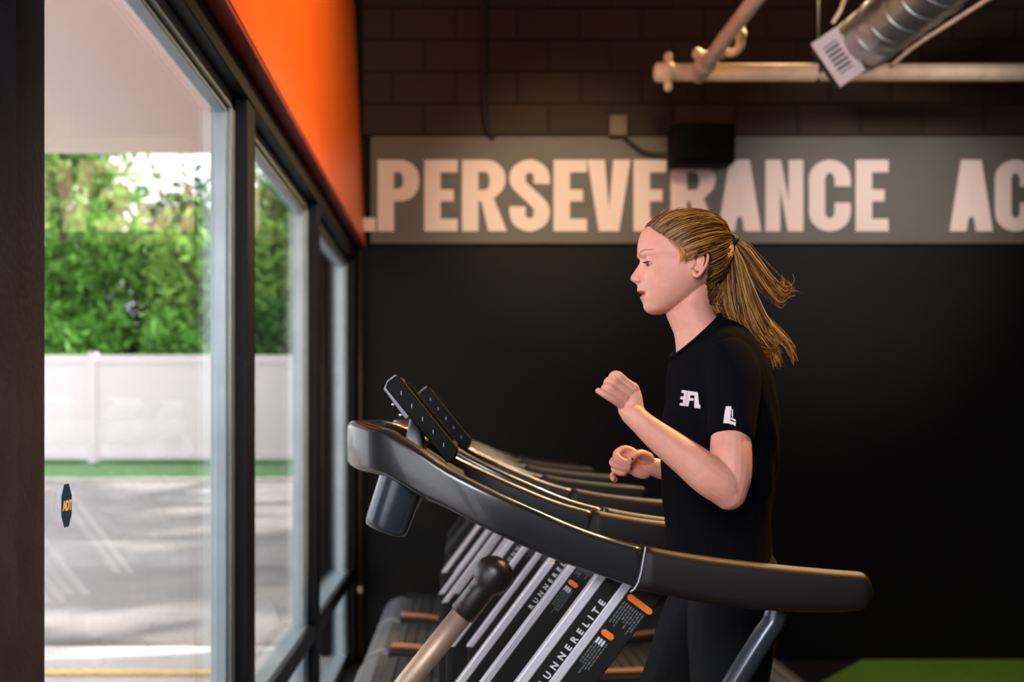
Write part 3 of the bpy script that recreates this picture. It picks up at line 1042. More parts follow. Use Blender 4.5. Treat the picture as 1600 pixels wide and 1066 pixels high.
        for k in range(9):
            for dd0 in (.014, .095):
                a0_ = .002 + k * .0052
                if dd0 > .09 and a0_ > .024:
                    continue
                ln = rnd.uniform(.03, .046) if dd0 < .05 else rnd.uniform(.05, .07)
                pos = dd0
                while pos < dd0 + ln:
                    w_ = rnd.uniform(.003, .009)
                    c = M0 + eu * a0_ - ex_ * (pos + w_ / 2)
                    obox(tx, c, ex_, eu, Vector((0, 1, 0)), w_ / 2, .0012, .0004)
                    pos += w_ + .0018
        tag(tx.build('printed_lines', M['text_grey'], u), kind=None)
        # big bars of the second block
        tb = MB()
        for k in range(3):
            obox(tb, M0 + eu * (.004 + .006 * k) - ex_ * .099, ex_, eu, Vector((0, 1, 0)), .006, .0018, .0006)
        tb.build('level_bars', M['text_white'], u)
    # curved slat deck
    BL = [(-.37, .525), (-.28, .552), (-.15, .548), (0, .525), (.25, .472), (.5, .44), (.8, .43), (1.05, .455), (1.25, .51), (1.38, .555), (1.43, .545)]
    nsl = 34
    belt = MB()
    cv = [sample(BL, -.37 + 1.8 * k / (nsl * 3)) [0] for k in range(nsl * 3 + 1)]
    for k in range(nsl):
        x0 = -.37 + 1.8 * k / nsl
        x1 = -.37 + 1.8 * (k + 1) / nsl - .006
        z0, z1 = sample(BL, x0)[0], sample(BL, x1)[0]
        belt.loft([[(x0, -.30, z0), (x0, .30, z0), (x0 + .003, .30, z0 - .03), (x0 + .003, -.30, z0 - .03)],
                   [(x1, -.30, z1), (x1, .30, z1), (x1 - .003, .30, z1 - .03), (x1 - .003, -.30, z1 - .03)]])
    belt.build('slat_belt', M['belt'], t, bevel=.003)
    RL = [(-.315, .560), (-.15, .545), (0, .515), (.25, .465), (.55, .438), (.85, .44), (1.1, .47), (1.3, .525), (1.42, .56)]
    for s in (-1, 1):
        fr = MB()
        tops = [(-.32 + 1.76 * k / 26) for k in range(27)]
        for_p = [(x, sample(RL, x)[0] - .006) for x in tops]
        bots = [(1.46, .30), (1.2, .20), (.6, .16), (.0, .18), (-.36, .26)]
        fr.prism(for_p + bots, s * .335 - .03, s * .335 + .03)
        fr.build('side_frame', M['tm_frame'], t, bevel=.006)
        MB().loft([[(x, s * .345 - .028, sample(RL, x)[0] - .004), (x, s * .345 + .028, sample(RL, x)[0] - .004),
                    (x, s * .345 + .028, sample(RL, x)[0] + .012), (x, s * .345 - .028, sample(RL, x)[0] + .012)] for x in tops]).build('foot_rail', M['copper'] if s < 0 else M['tm_frame'], t, bevel=.004)
    # front shroud with rolled nose
    sp = [(-.30, .545), (-.36, .552), (-.42, .528), (-.455, .48), (-.47, .41), (-.47, .34), (-.44, .22), (-.30, .20), (-.30, .50)]
    MB().prism(sp, -.375, .375).build('front_shroud', M['shroud'], t, bevel=.025)
    MB().prism([(1.40, .545), (1.48, .53), (1.50, .42), (1.47, .26), (1.40, .26)], -.37, .37).build('rear_shroud', M['tm_frame'], t, bevel=.02)
    for s in (-1, 1):
        for x in (-.36, 1.36):
            MB().tube([(x, s * .30, 0), (x, s * .30, .30)], .028, 14).build('foot', M['tm_frame'], t, smooth=True)
    return t



def add_lever(t):
    # lever with knob on the left side
    MB().tube([(-.42, -.40, .75), (-.086, -.425, 1.195), (.012, -.43, 1.318)], .0195, 18, roundcap=False).build('resistance_lever', M['lever'], t, smooth=True)
    lv = t.children[-1]
    kd = Vector((.62, -.03, .78)).normalized()
    k0 = Vector((.004, -.4295, 1.308))
    MB().lathe([(0, .0195), (.002, .0235), (.05, .0225), (.062, .023), (.068, .030), (.082, .0345), (.098, .034), (.110, .028), (.118, .015), (.120, .003)], k0, kd, 26).build('lever_knob', M['knob'], lv, smooth=True)
    # bolt-on pivot housing at the foot of the lever
    MB().lathe([(-.02, .05), (.02, .055), (.05, .045)], (-.42, -.375, .74), (0, -1, 0), 20).build('lever_pivot', M['tm_frame'], lv, smooth=True)

    # bent steel tube from the arm down to the deck
    s = -1
    MB().tube(spline([(.575, s * .345, 1.33), (.565, s * .345, 1.283), (.535, s * .35, 1.24), (.43, s * .36, 1.07), (.29, s * .37, .80), (.13, s * .37, .50)], 18), .0205, 16).build('support_tube', M['cup'], t, smooth=True)


def copy_tree(o, parent=None):
    c = o.copy()
    C.objects.link(c)
    c.parent = parent
    for ch in list(o.children):
        copy_tree(ch, c)
    return c


U = .5907
Ls = [(1.99, 0), (2.83, .035), (3.67, .005), (4.51, -.01), (5.35, .0), (6.19, .0)]
tlab = ['nearest black treadmill, the one the woman runs on', 'second treadmill from the camera, right behind the woman',
        'third treadmill from the camera in the row', 'fourth treadmill from the camera in the row',
        'fifth treadmill, next to last before the black back wall', 'farthest treadmill, beside the black back wall']
proto = make_treadmill()
for i, (yl_, dx) in enumerate(Ls):
    o = proto if i == 0 else copy_tree(proto)
    o.location = (dx, yl_ + HWD, 0)
    tag(o, tlab[i], 'treadmill', 'treadmills in a row facing the windows')
    if i >= 4:      # the two farthest machines have plain dark uprights
        for u_ in [c for c in o.children if c.name.startswith('upright')]:
            for g_ in list(u_.children):
                bpy.data.objects.remove(g_)
add_lever(proto)
print('treadmills done')

# ================================================================== PERSON
YC = 2.39
per = empty('person', (P(1090, 0, YC).x, YC, .44))
tag(per, 'woman with a blonde ponytail running in black t-shirt and dark leggings, fists raised', 'person')
PO = per.location.copy()


def W(px, py, Y=YC):
    return P(px, py, Y)


def HX(px):
    return (px - VX) * YC / F


def HZ(py):
    return CH - (py - VY) * YC / F


# ---- head
HEAD = [  # py, front px, back px, half width m, superellipse exponent
    (337.5, 1068, 1078, .006, 2), (339.5, 1050, 1095, .026, 2), (343, 1034, 1108, .039, 2), (349, 1019, 1119, .051, 2.05), (357, 1007.5, 1126, .060, 2.1),
    (366, 1001, 1130, .066, 2.15), (380, 997.2, 1133, .071, 2.2), (392, 996.6, 1134, .073, 2.25), (400, 997.2, 1133, .073, 2.3), (406, 1000.5, 1131.5, .072, 2.3),
    (412, 1002.5, 1129, .071, 2.3), (420, 1002.5, 1126, .0705, 2.3), (430, 1001, 1120, .069, 2.25), (440, 999.5, 1112, .067, 2.2), (450, 999, 1102, .0635, 2.15),
    (459, 1001, 1090, .0595, 2.1), (467, 1002.6, 1082, .0545, 2.05), (475, 1005.5, 1071, .0475, 2), (482, 1007, 1058, .039, 2), (487, 1010, 1046, .030, 2), (491.5, 1018, 1034, .012, 2)]
NOSE = [(404, 0, .008), (408, 1.6, .008), (412, 4.0, .0075), (419.5, 8.9, .0075), (428, 13.3, .0085), (431.5, 14.9, .0095), (435, 15.6, .0102), (439, 13.2, .0102), (442, 8.0, .0095), (445, 4.0, .009), (449, 2.9, .012),
        (452, 3.5, .016), (455.5, 4.6, .018), (457.3, 1.5, .018), (459.2, -6, .017), (461, -4.5, .017), (463, .8, .017), (466.7, 1.9, .016), (470, .6, .015), (473, 0, .015), (480, .8, .013), (486, 0, .012)]
body = MB()
rings = []
nz = 150
for k in range(nz + 1):
    py = 337.5 + (491.5 - 337.5) * k / nz
    xf, xb, w, ex = sample(HEAD, py)
    nb, ns_ = (sample(NOSE, py) if 404 <= py <= 486 else (0, .01))
    Xf, Xb = HX(xf), HX(xb)
    xc = Xf + (Xb - Xf) * .52
    ring = []
    N = 120
    for j in range(N):
        a = 2 * PI * j / N
        c, s_ = math.cos(a), math.sin(a)
        cc = math.copysign(abs(c) ** (2 / ex), c)
        ss = math.copysign(abs(s_) ** (2 / ex), s_)
        y = w * ss
        x = xc - (xc - Xf) * cc if c > 0 else xc + (Xb - xc) * (-cc)
        z = HZ(py)
        if c > 0:
            # face narrows towards the front in the lower half
            x -= nb / 744 * math.exp(-(y / ns_) ** 2)
            # eye sockets, temples, cheeks
            for sg in (-1, 1):
                e = math.exp(-((y - sg * .031) / .016) ** 2 - ((py - 411) / 9) ** 2)
                x += .0075 * e
                e = math.exp(-((y - sg * .040) / .02) ** 2 - ((py - 433) / 14) ** 2)
                x -= .003 * e
                e = math.exp(-((y - sg * .024) / .012) ** 2 - ((py - 401) / 4) ** 2)
                x -= .0025 * e
                e = math.exp(-((y - sg * .026) / .008) ** 2 - ((py - 459) / 7) ** 2)
                x += .0015 * e
        ring.append((x, YC + y, z))
    rings.append(ring)
body.loft(rings)
for sg in (-1, 1):
    # nostril wings, eyelid mounds
    body.ball(Vector((HX(997.5), YC + sg * .0125, HZ(437.5))), (.0085, .0055, .0068), 16, 12)
    body.ball(Vector((HX(1015.2), YC + sg * .031, HZ(410.3))), .0130, 24, 16)
    # ear
    ey = YC + sg * .0735
    rim = [W(1072, 418, ey), W(1071, 408, ey), W(1076, 400.5, ey), W(1084, 399, ey), W(1091, 403, ey), W(1093, 412, ey), W(1090, 423, ey), W(1084, 432, ey), W(1078, 438, ey), W(1073.5, 438, ey), W(1071, 433, ey)]
    rim = [Vector((HX(a), YC + sg * (.0725 + o_ * 1.25), HZ(b))) for (a, b, o_) in
           ((1074, 419, .002), (1071.5, 409, .005), (1076, 402, .008), (1084, 400.5, .011), (1090.5, 404, .013), (1092, 412, .013), (1089.5, 423, .011), (1084, 431.5, .008), (1079, 437.5, .006), (1074, 437.5, .004), (1071.5, 431, .003))]
    body.tube(spline(rim, 30), [.0032] * 18 + [.0034, .0036, .004, .0042, .0045, .0048, .005, .005, .0048, .0044, .004, .0036], 8, roundcap=True)
    inner = [Vector((HX(a), YC + sg * (.0715 + o_), HZ(b))) for (a, b, o_) in ((1079, 407, .005), (1086, 408, .008), (1087, 415, .008), (1084, 424, .007), (1078, 430, .005))]
    body.tube(spline(inner, 14), .0026, 8, roundcap=True)
    rot = Matrix.Rotation(sg * .22, 3, 'Z')
    body.ball(Vector((HX(1081), YC + sg * .0725, HZ(418))), (.0125, .0035, .020), 16, 12, rot)
    body.ball(Vector((HX(1070.5), YC + sg * .0725, HZ(423))), (.0042, .004, .006), 10, 8)
# ---- neck as tilted rings


def ring_fb(f, b, hw, n=40, Yc=YC, ex=2.0, Sy=None):
    """ellipse through a front pixel f and a back pixel b in the mid plane"""
    A_, B_ = P(f[0], f[1], Yc), P(b[0], b[1], Yc)
    c = (A_ + B_) / 2
    u = (A_ - B_) / 2
    out = []
    for k in range(n):
        a = 2 * PI * k / n
        cc = math.copysign(abs(math.cos(a)) ** (2 / ex), math.cos(a))
        ss = math.copysign(abs(math.sin(a)) ** (2 / ex), math.sin(a))
        out.append(c + u * cc + Vector((0, hw * ss, 0)))
    return out


body.loft([ring_fb((1048, 466), (1118, 440), .046), ring_fb((1041, 492), (1112, 462), .047), ring_fb((1047.5, 507), (1112, 480), .048), ring_fb((1054, 522), (1116, 492), .050),
           ring_fb((1056.5, 538), (1124, 504), .056), ring_fb((1058, 556), (1140, 512), .072), ring_fb((1062, 580), (1165, 535), .12), ring_fb((1062, 620), (1180, 600), .14)])
# torso and hips under the clothes
body.loft([ring_fb((1062, 575), (1170, 548), .13), ring_fb((1060, 620), (1192, 600), .155), ring_fb((1056, 680), (1196, 680), .145), ring_fb((1054, 760), (1188, 760), .13),
           ring_fb((1058, 850), (1186, 850), .135), ring_fb((1072, 905), (1190, 895), .140), ring_fb((1090, 940), (1180, 940), .11)])


def limb(mb, pts, seg=20, n=None, flat=None):
    """pts: (vector, radius)"""
    rows = [(i,) + tuple(p) + (r,) for i, (p, r) in enumerate(pts)]
    n = n or (len(pts) * 6)
    s_ = [sample(rows, (len(pts) - 1) * k / (n - 1)) for k in range(n)]
    mb.tube([Vector(q[:3]) for q in s_], [q[3] for q in s_], seg, roundcap=True, flat=flat)


# left arm (near the camera)
limb(body, [(W(1140, 575, 2.245), .044), (W(1145, 620, 2.212), .038), (W(1142, 672, 2.170), .0375), (W(1142, 715, 2.145), .0395), (W(1141, 745, 2.135), .039), (W(1139, 768, 2.13), .034)])
limb(body, [(W(1139, 770, 2.13), .033), (W(1126, 756, 2.125), .038), (W(1104, 741, 2.12), .0375), (W(1078, 720, 2.12), .0345), (W(1050, 699, 2.12), .0305), (W(1024, 679, 2.12), .0265), (W(1003, 661, 2.12), .0225), (W(990, 648, 2.125), .0215)])
body.ball(W(1139, 778, 2.13), .0225, 16, 12)
# left hand: back of the hand to the camera
body.loft([[c_ + u_ * math.cos(2 * PI * k / 20) * a_ + v_ * math.sin(2 * PI * k / 20) * b_ for k in range(20)] for c_, u_, v_, a_, b_ in [
    (W(999, 660, 2.125), Vector((.77, 0, .64)), Vector((-.05, 1, 0)), .020, .015),
    (W(990, 647, 2.127), Vector((.82, .0, .57)), Vector((-.05, 1, 0)), .0235, .0155),
    (W(985, 632, 2.13), Vector((.80, .05, .60)), Vector((-.1, 1, 0)), .0275, .0155),
    (W(981.5, 620, 2.132), Vector((.72, .1, .69)), Vector((-.15, 1, 0)), .0285, .0125),
    (W(978, 613, 2.132), Vector((.68, .1, .73)), Vector((-.2, 1, 0)), .0265, .0085)]])
LF = [  # index, middle, ring, pinky: joints
    [(W(990, 606, 2.128), 0.0091), (W(978, 597, 2.124), 0.0081), (W(964, 585.5, 2.120), 0.0077), (W(956, 590, 2.148), 0.0070), (W(963, 601, 2.168), 0.0065)],
    [(W(983, 613, 2.125), 0.0091), (W(969, 604, 2.118), 0.0082), (W(955, 594, 2.112), 0.0077), (W(948, 600, 2.138), 0.0070), (W(955, 610, 2.160), 0.0065)],
    [(W(976, 622, 2.122), 0.0088), (W(962, 613, 2.113), 0.0079), (W(949.5, 604.5, 2.108), 0.0075), (W(944, 610, 2.134), 0.0069), (W(952, 620, 2.154), 0.0063)],
    [(W(969, 631, 2.120), 0.0084), (W(957, 624, 2.110), 0.0073), (W(945, 616.5, 2.104), 0.0068), (W(936.5, 611.5, 2.108), 0.0061), (W(934.5, 611, 2.122), 0.0055)]]
for f in LF:
    limb(body, f, 12, 22)
limb(body, [(W(990, 640, 2.145), .013), (W(978, 627, 2.165), .011), (W(965, 614, 2.180), .0095), (W(955, 604, 2.185), .008)], 12, 18)
# right arm (far side)
limb(body, [(W(1130, 575, 2.545), .050), (W(1134, 640, 2.58), .046), (W(1130, 710, 2.61), .041), (W(1124, 756, 2.62), .037)])
limb(body, [(W(1124, 758, 2.62), .035), (W(1100, 752, 2.62), .037), (W(1070, 743, 2.615), .031), (W(1040, 735, 2.605), .024), (W(1024, 731, 2.60), .0215), (W(1014, 729, 2.598), .021)])
Rq = Matrix.Rotation(.25, 3, 'Y')
body.ball(W(999, 724, 2.600), (.036, .016, .030), 24, 16, Rq)
body.ball(W(1008, 717, 2.586), (.022, .013, .015), 16, 12, Rq)
body.ball(W(1000, 739, 2.588), (.024, .011, .013), 16, 12, Rq)
RF = [
    [(W(988, 706, 2.605), 0.0095), (W(975, 702, 2.600), 0.0088), (W(963, 710, 2.585), 0.0085), (W(970, 719.5, 2.562), 0.0077), (W(984, 724.5, 2.556), 0.0068)],
    [(W(984, 715, 2.605), 0.0095), (W(969, 715, 2.596), 0.0088), (W(957, 722.5, 2.578), 0.0084), (W(968, 730, 2.556), 0.0076), (W(983, 732, 2.553), 0.0067)],
    [(W(984, 725, 2.605), 0.0090), (W(969, 727, 2.595), 0.0083), (W(959.5, 732.5, 2.580), 0.0078), (W(968, 738.5, 2.560), 0.0071), (W(976, 740, 2.556), 0.0064)],
    [(W(985, 735, 2.602), 0.0083), (W(969, 737, 2.596), 0.0075), (W(958, 742, 2.586), 0.0069), (W(957.5, 747.5, 2.572), 0.0062), (W(961, 750, 2.566), 0.0057)]]
for f in RF:
    limb(body, f, 12, 22)
limb(body, [(W(1012, 716, 2.588), .0145), (W(1003, 710.5, 2.572), .0115), (W(995, 711, 2.560), .0095), (W(988, 716.5, 2.552), .0083)], 12, 18)
# legs: right thigh forward, left leg pushing off behind
RH, RK, RA = W(1128, 905, 2.47), W(1012, 1170, 2.47), Vector((.40, 2.46, .565))
LH, LK, LA = W(1148, 905, 2.31), W(1132, 1186, 2.31), Vector((.86, 2.31, .76))
limb(body, [(RH, .068), (RH.lerp(RK, .5), .066), (RK, .052), (RK.lerp(RA, .35), .05), (RA, .034)])
limb(body, [(LH, .068), (LH.lerp(LK, .5), .066), (LK, .052), (LK.lerp(LA, .35), .05), (LA, .034)])
for A_, ux in ((RA, Vector((-1, 0, -.08))), (LA, Vector((-.45, 0, -.9)))):
    ux.normalize()
    limb(body, [(A_ - ux * .03 + Vector((0, 0, -.03)), .032), (A_ + ux * .07 + Vector((0, 0, -.035)), .030), (A_ + ux * .16 + Vector((0, 0, -.045)), .024)])
raw = body.mesh('body_raw')
bm_ = remesh(raw, .0018, 2, .5)
bm_.name = 'body'
print('body verts', len(bm_.vertices))

# pigment: lips, cheeks, knuckles, elbow, mouth
sk_ = lin((224, 158, 138))
lip = lin((196, 112, 106))
blush = lin((222, 138, 124))
mouth = lin((70, 22, 22))


def gz3(p, c, s):
    return math.exp(-sum(((p[i] - c[i]) / s[i]) ** 2 for i in range(3)))


def mixc(a, b, f):
    f = max(0, min(1, f))
    return tuple(a[i] * (1 - f) + b[i] * f for i in range(3)) + (1,)


spots_ = [((HX(1030), YC - .055, HZ(432)), (.02, .03, .014), blush, .35), ((HX(986), YC, HZ(436)), (.010, .014, .008), blush, .6),
          ((HX(1000), YC - .012, HZ(436)), (.006, .006, .008), blush, .5),
          ((HX(1090), YC - .08, HZ(414)), (.006, .02, .022), blush, .7), (tuple(W(1136, 792, 2.13)), (.02, .03, .015), blush, .7),
          (tuple(W(992, 600, 2.13)), (.008, .03, .008), blush, .5), (tuple(W(966, 628, 2.12)), (.008, .03, .008), blush, .5)]
for f in RF:
    spots_.append((tuple(f[3][0]), (.014, .014, .012), blush, .45))
vc = bm_.color_attributes.new('Col', 'FLOAT_COLOR', 'POINT')
cols = []
for v in bm_.vertices:
    p = v.co
    c = sk_
    if p.z > 1.86 and p.x < HX(1060):
        py = VY + (CH - p.z) * F / YC
        # lips
        dy = abs(p.y - YC)
        if 450 < py < 472 and p.x < HX(1016):
            up = 452.5 + 3.2 * (dy / .02)
            lo_ = 471 - 5.5 * (dy / .021)
            if dy < .0235:
                f = min(1, max(0, (py - up) / 1.6)) * min(1, max(0, (lo_ - py) / 2))
                c = mixc(c, lip, f)
                g_ = math.exp(-((py - 459.6) / 1.5) ** 2) * (1 if dy < .02 else .3)
                c = mixc(c, mouth, g_ * 1.0)
    for cen_, s3, col_, am in spots_:
        if abs(p.x - cen_[0]) < 3 * s3[0] and abs(p.z - cen_[2]) < 3 * s3[2] and abs(p.y - cen_[1]) < 3 * s3[1]:
            c = mixc(c, col_, am * gz3(p, cen_, s3))
    cols += list(c)
vc.data.foreach_set('color', cols)
bvh = BVHTree.FromPolygons([v.co.copy() for v in bm_.vertices], [tuple(p.vertices) for p in bm_.polygons])
bm_.transform(Matrix.Translation(-PO))
bo = link_mesh('body', bm_, M['skin'], per, smooth=True)


def pbuild(mb, name, m, parent=per, smooth=True, bevel=0):
    """finish a mesh built in world coordinates as a child of the person"""
    me = mb.mesh(name)
    me.transform(Matrix.Translation(-PO))
    return link_mesh(name, me, m, parent, smooth, bevel)


# ---- eyes, brows, lashes, ear studs, nails
for sg in (-1, 1):
    ec = Vector((HX(1015.4), YC + sg * .0306, HZ(413.4)))
    e = MB().ball(ec, .0124, 24, 18)
    eb_ = pbuild(e, 'eye', M['eye'])
    gd = Vector((-.93, sg * .18, -.22)).normalized()
    ir = MB().lathe([(-.001, .0058), (.0009, .0056), (.0016, .004), (.0019, .0015)], ec + gd * .0112, gd, 18)
    pbuild(ir, 'iris', M['iris'], eb_)
    # upper lash line follows the lid edge
    ls = MB()
    pts_ = []
    for k in range(12):
        a = -1.25 + 2.3 * k / 11
        d_ = Vector((-math.cos(a * .95), sg * math.sin(a * .95) * 1.0, .16 - .10 * abs(a - .1))).normalized()
        pts_.append(ec + d_ * .0134)
    ls.tube(pts_, [.0004 + .0006 * math.sin(PI * k / 11) for k in range(12)], 6)
    rnd = random.Random(3)
    for k in range(26):
        a = -1.1 + 2.1 * k / 25
        d_ = Vector((-math.cos(a), sg * math.sin(a), .08)).normalized()
        q0 = ec + d_ * .0132
        ls.tube([q0, q0 + d_ * .004 + Vector((0, 0, -.0015)), q0 + d_ * .0075 + Vector((0, 0, .0)) + Vector((0, sg * .001, -.001))], [.0003, .00025, .0001], 4)
    pbuild(ls, 'eyelashes', M['lash'])
    br = MB()
    for k in range(110):
        f = rnd.random()
        yy = .012 + .038 * f
        pyb = 399.5 - 5.0 * math.sin(min(1, f * 1.3) * PI * .62) + rnd.uniform(-1.3, 1.3) * (1 - f * .6)
        o_ = Vector((HX(940), YC + sg * yy, HZ(pyb)))
        hit = bvh.ray_cast(o_, Vector((1, 0, 0)))
        if hit[0] is None:
            continue
        q0 = hit[0] + hit[1] * .0006
        q1 = q0 + Vector((.0035 * f + .001, sg * .006, .0012 * (1 - 2 * f)))
        q1 = bvh.find_nearest(q1)[0] + hit[1] * .001
        br.tube([q0, q1], [.00045, .0002], 4)
    pbuild(br, 'eyebrow', M['brow'])
    pbuild(MB().ball(Vector((HX(1074.5), YC + sg * .081, HZ(434.5))), .0022, 12, 8), 'ear_stud', M['stud'])
for f in RF + [[None, None, None, (W(995, 711, 2.560), 0), (W(988, 716.5, 2.552), .008)]]:
    tip, r = f[4]
    d_ = (f[4][0] - f[3][0]).normalized()
    out = (tip - W(985, 720, 2.59))
    nn = Vector((0, -1, 0))
    nn = (nn - d_ * nn.dot(d_)).normalized()
    nb_ = MB()
    rotm = Matrix((d_, d_.cross(nn), nn)).transposed()
    nb_.ball(tip + d_ * r * .35 + nn * r * .70, (.0055, .0038, .0016), 10, 8, rotm)
    pbuild(nb_, 'fingernail', M['nail'])

# ---- t-shirt
sh_ = MB()
rg = [((1049, 560), (1124, 492), .068), ((1047.5, 566), (1136, 500), .092), ((1047, 578), (1156, 512), .125), ((1046.5, 595), (1176, 536), .155), ((1045, 622), (1196, 580), .176),
      ((1041.5, 660), (1207, 640), .178), ((1038, 705), (1209, 700), .168), ((1036.5, 750), (1204, 750), .160), ((1040, 795), (1198, 800), .158), ((1047, 840), (1198, 850), .165),
      ((1054, 880), (1203, 890), .176), ((1058, 905), (1206, 930), .182)]
rws = [(i, a[0], a[1], b[0], b[1], h) for i, (a, b, h) in enumerate(rg)]
rr_ = []
for k in range(60):
    q = sample(rws, 11 * k / 59)
    rr_.append(ring_fb((q[0], q[1]), (q[2], q[3]), q[4], 60, ex=2.25))
sh_.loft(rr_)


def sleeve(mb, pts):
    limb(mb, pts, 32, 40)


mb2 = MB()
# flat-ended sleeves
def fl_sleeve(mb, pts, seg=40, n=30):
    rows = [(i,) + tuple(p) + (r,) for i, (p, r) in enumerate(pts)]
    s_ = [sample(rows, (len(pts) - 1) * k / (n - 1)) for k in range(n)]
    mb.tube([Vector(q[:3]) for q in s_], [q[3] for q in s_], seg)


fl_sleeve(sh_, [(W(1128, 556, 2.27), .050), (W(1140, 572, 2.250), .054), (W(1145, 600, 2.222), .053), (W(1144, 645, 2.190), .048), (W(1140, 689, 2.160), .0440)])
fl_sleeve(sh_, [(W(1128, 556, 2.50), .050), (W(1132, 570, 2.53), .062), (W(1136, 600, 2.56), .064), (W(1134, 645, 2.58), .060), (W(1132, 700, 2.60), .056)])
sm = remesh(sh_.mesh('shirt_raw'), .0045, 6, .5)
# folds in the cloth
sm.update()
nrmls = [v.normal.copy() for v in sm.vertices]
for v, n_ in zip(sm.vertices, nrmls):
    p = v.co
    f = noise.noise(Vector((p.x * 26, p.y * 22, p.z * 4.5))) * .0042 + noise.noise(Vector((p.x * 60 + 5, p.y * 50, p.z * 16))) * .0012
    f += .002 * math.sin((p.x * .9 + p.z * .5) * 120 + 4 * noise.noise(p * 7)) * math.exp(-((p.z - 1.62) / .12) ** 2)
    edge = .3 if p.y < 2.245 or p.y > 2.54 else 1
    v.co = p + n_ * f * edge
svh = BVHTree.FromPolygons([v.co.copy() for v in sm.vertices], [tuple(p.vertices) for p in sm.polygons])
sm.transform(Matrix.Translation(-PO))
sm.name = 'tshirt'
shirt = link_mesh('tshirt', sm, M['shirt'], per, smooth=True)
cr = ring_fb((1049.5, 559), (1123.5, 492), .0675, 48)
pbuild(MB().tube(cr + [cr[0], cr[1]], .0048, 8, cap=False), 'collar', M['shirt'], shirt)


def decal(polys, m, name, Y0=1.6):
    """flat print wrapped on the shirt: polygons given as picture points on the near side of the cloth"""
    for poly in polys:
        bm = bmesh.new()
        # subdivide polygon by a fine grid
        vs = [bm.verts.new((x, y, 0)) for x, y in poly]
        f = bm.faces.new(vs)
        bmesh.ops.triangulate(bm, faces=[f])
        bmesh.ops.subdivide_edges(bm, edges=bm.edges[:], cuts=3, use_grid_fill=True)
        for v in bm.verts:
            d_ = (P(v.co.x, v.co.y, 1) - Vector((0, 0, CH))).normalized()
            hit = svh.ray_cast(Vector((0, 0, CH)) + d_ * Y0, d_)
            if hit[0] is None:
                hit = svh.find_nearest(P(v.co.x, v.co.y, 2.2))
            v.co = hit[0] + hit[1] * .0012 - PO
        yield bm


def mkdecal(polys, m, name):
    tot = bmesh.new()
    for bm in decal(polys, m, name):
        tmp = bpy.data.meshes.new('t')
        bm.to_mesh(tmp)
        bm.free()
        tot.from_mesh(tmp)
    me = bpy.data.meshes.new(name)
    bmesh.ops.recalc_face_normals(tot, faces=tot.faces[:])
    tot.to_mesh(me)
    tot.free()
    o = link_mesh(name, me, m, shirt, smooth=False)
    md = o.modifiers.new('t', 'SOLIDIFY')
    md.thickness = .0006
    return o


def zz(lst, ox, oy, s):
    return [(ox + x / s, oy + y / s) for x, y in lst]


zs = 8.2
E3a = zz([(410, 247), (448, 252), (420, 450), (386, 445)], 1020, 580, zs)
E3b = zz([(378, 242), (446, 252), (441, 288), (372, 280)], 1020, 580, zs)
E3c = zz([(364, 324), (436, 332), (431, 370), (358, 362)], 1020, 580, zs)
E3d = zz([(355, 408), (424, 416), (420, 450), (350, 440)], 1020, 580, zs)
F3a = zz([(455, 253), (580, 272), (576, 312), (484, 312), (462, 452), (426, 450)], 1020, 580, zs)
F3b = zz([(478, 345), (528, 350), (524, 382), (472, 378)], 1020, 580, zs)
L3 = zz([(540, 275), (582, 290), (596, 428), (616, 436), (612, 482), (536, 470)], 1020, 580, zs)
mkdecal([E3a, E3b, E3c, E3d, F3a, F3b, L3], M['print'], 'chest_print')
S1 = zz([(938, 455), (1008, 455), (990, 675), (905, 670), (918, 560)], 1020, 580, zs)
S2 = zz([(990, 668), (988, 640), (1062, 662), (1058, 708), (1030, 690), (985, 682)], 1020, 580, zs)
S3 = zz([(1000, 620), (1010, 595), (1060, 628), (1062, 652)], 1020, 580, zs)
S4 = zz([(1015, 490), (1026, 490), (1028, 590), (1012, 585)], 1020, 580, zs)
mkdecal([S1, S2, S3, S4], M['print'], 'sleeve_print')

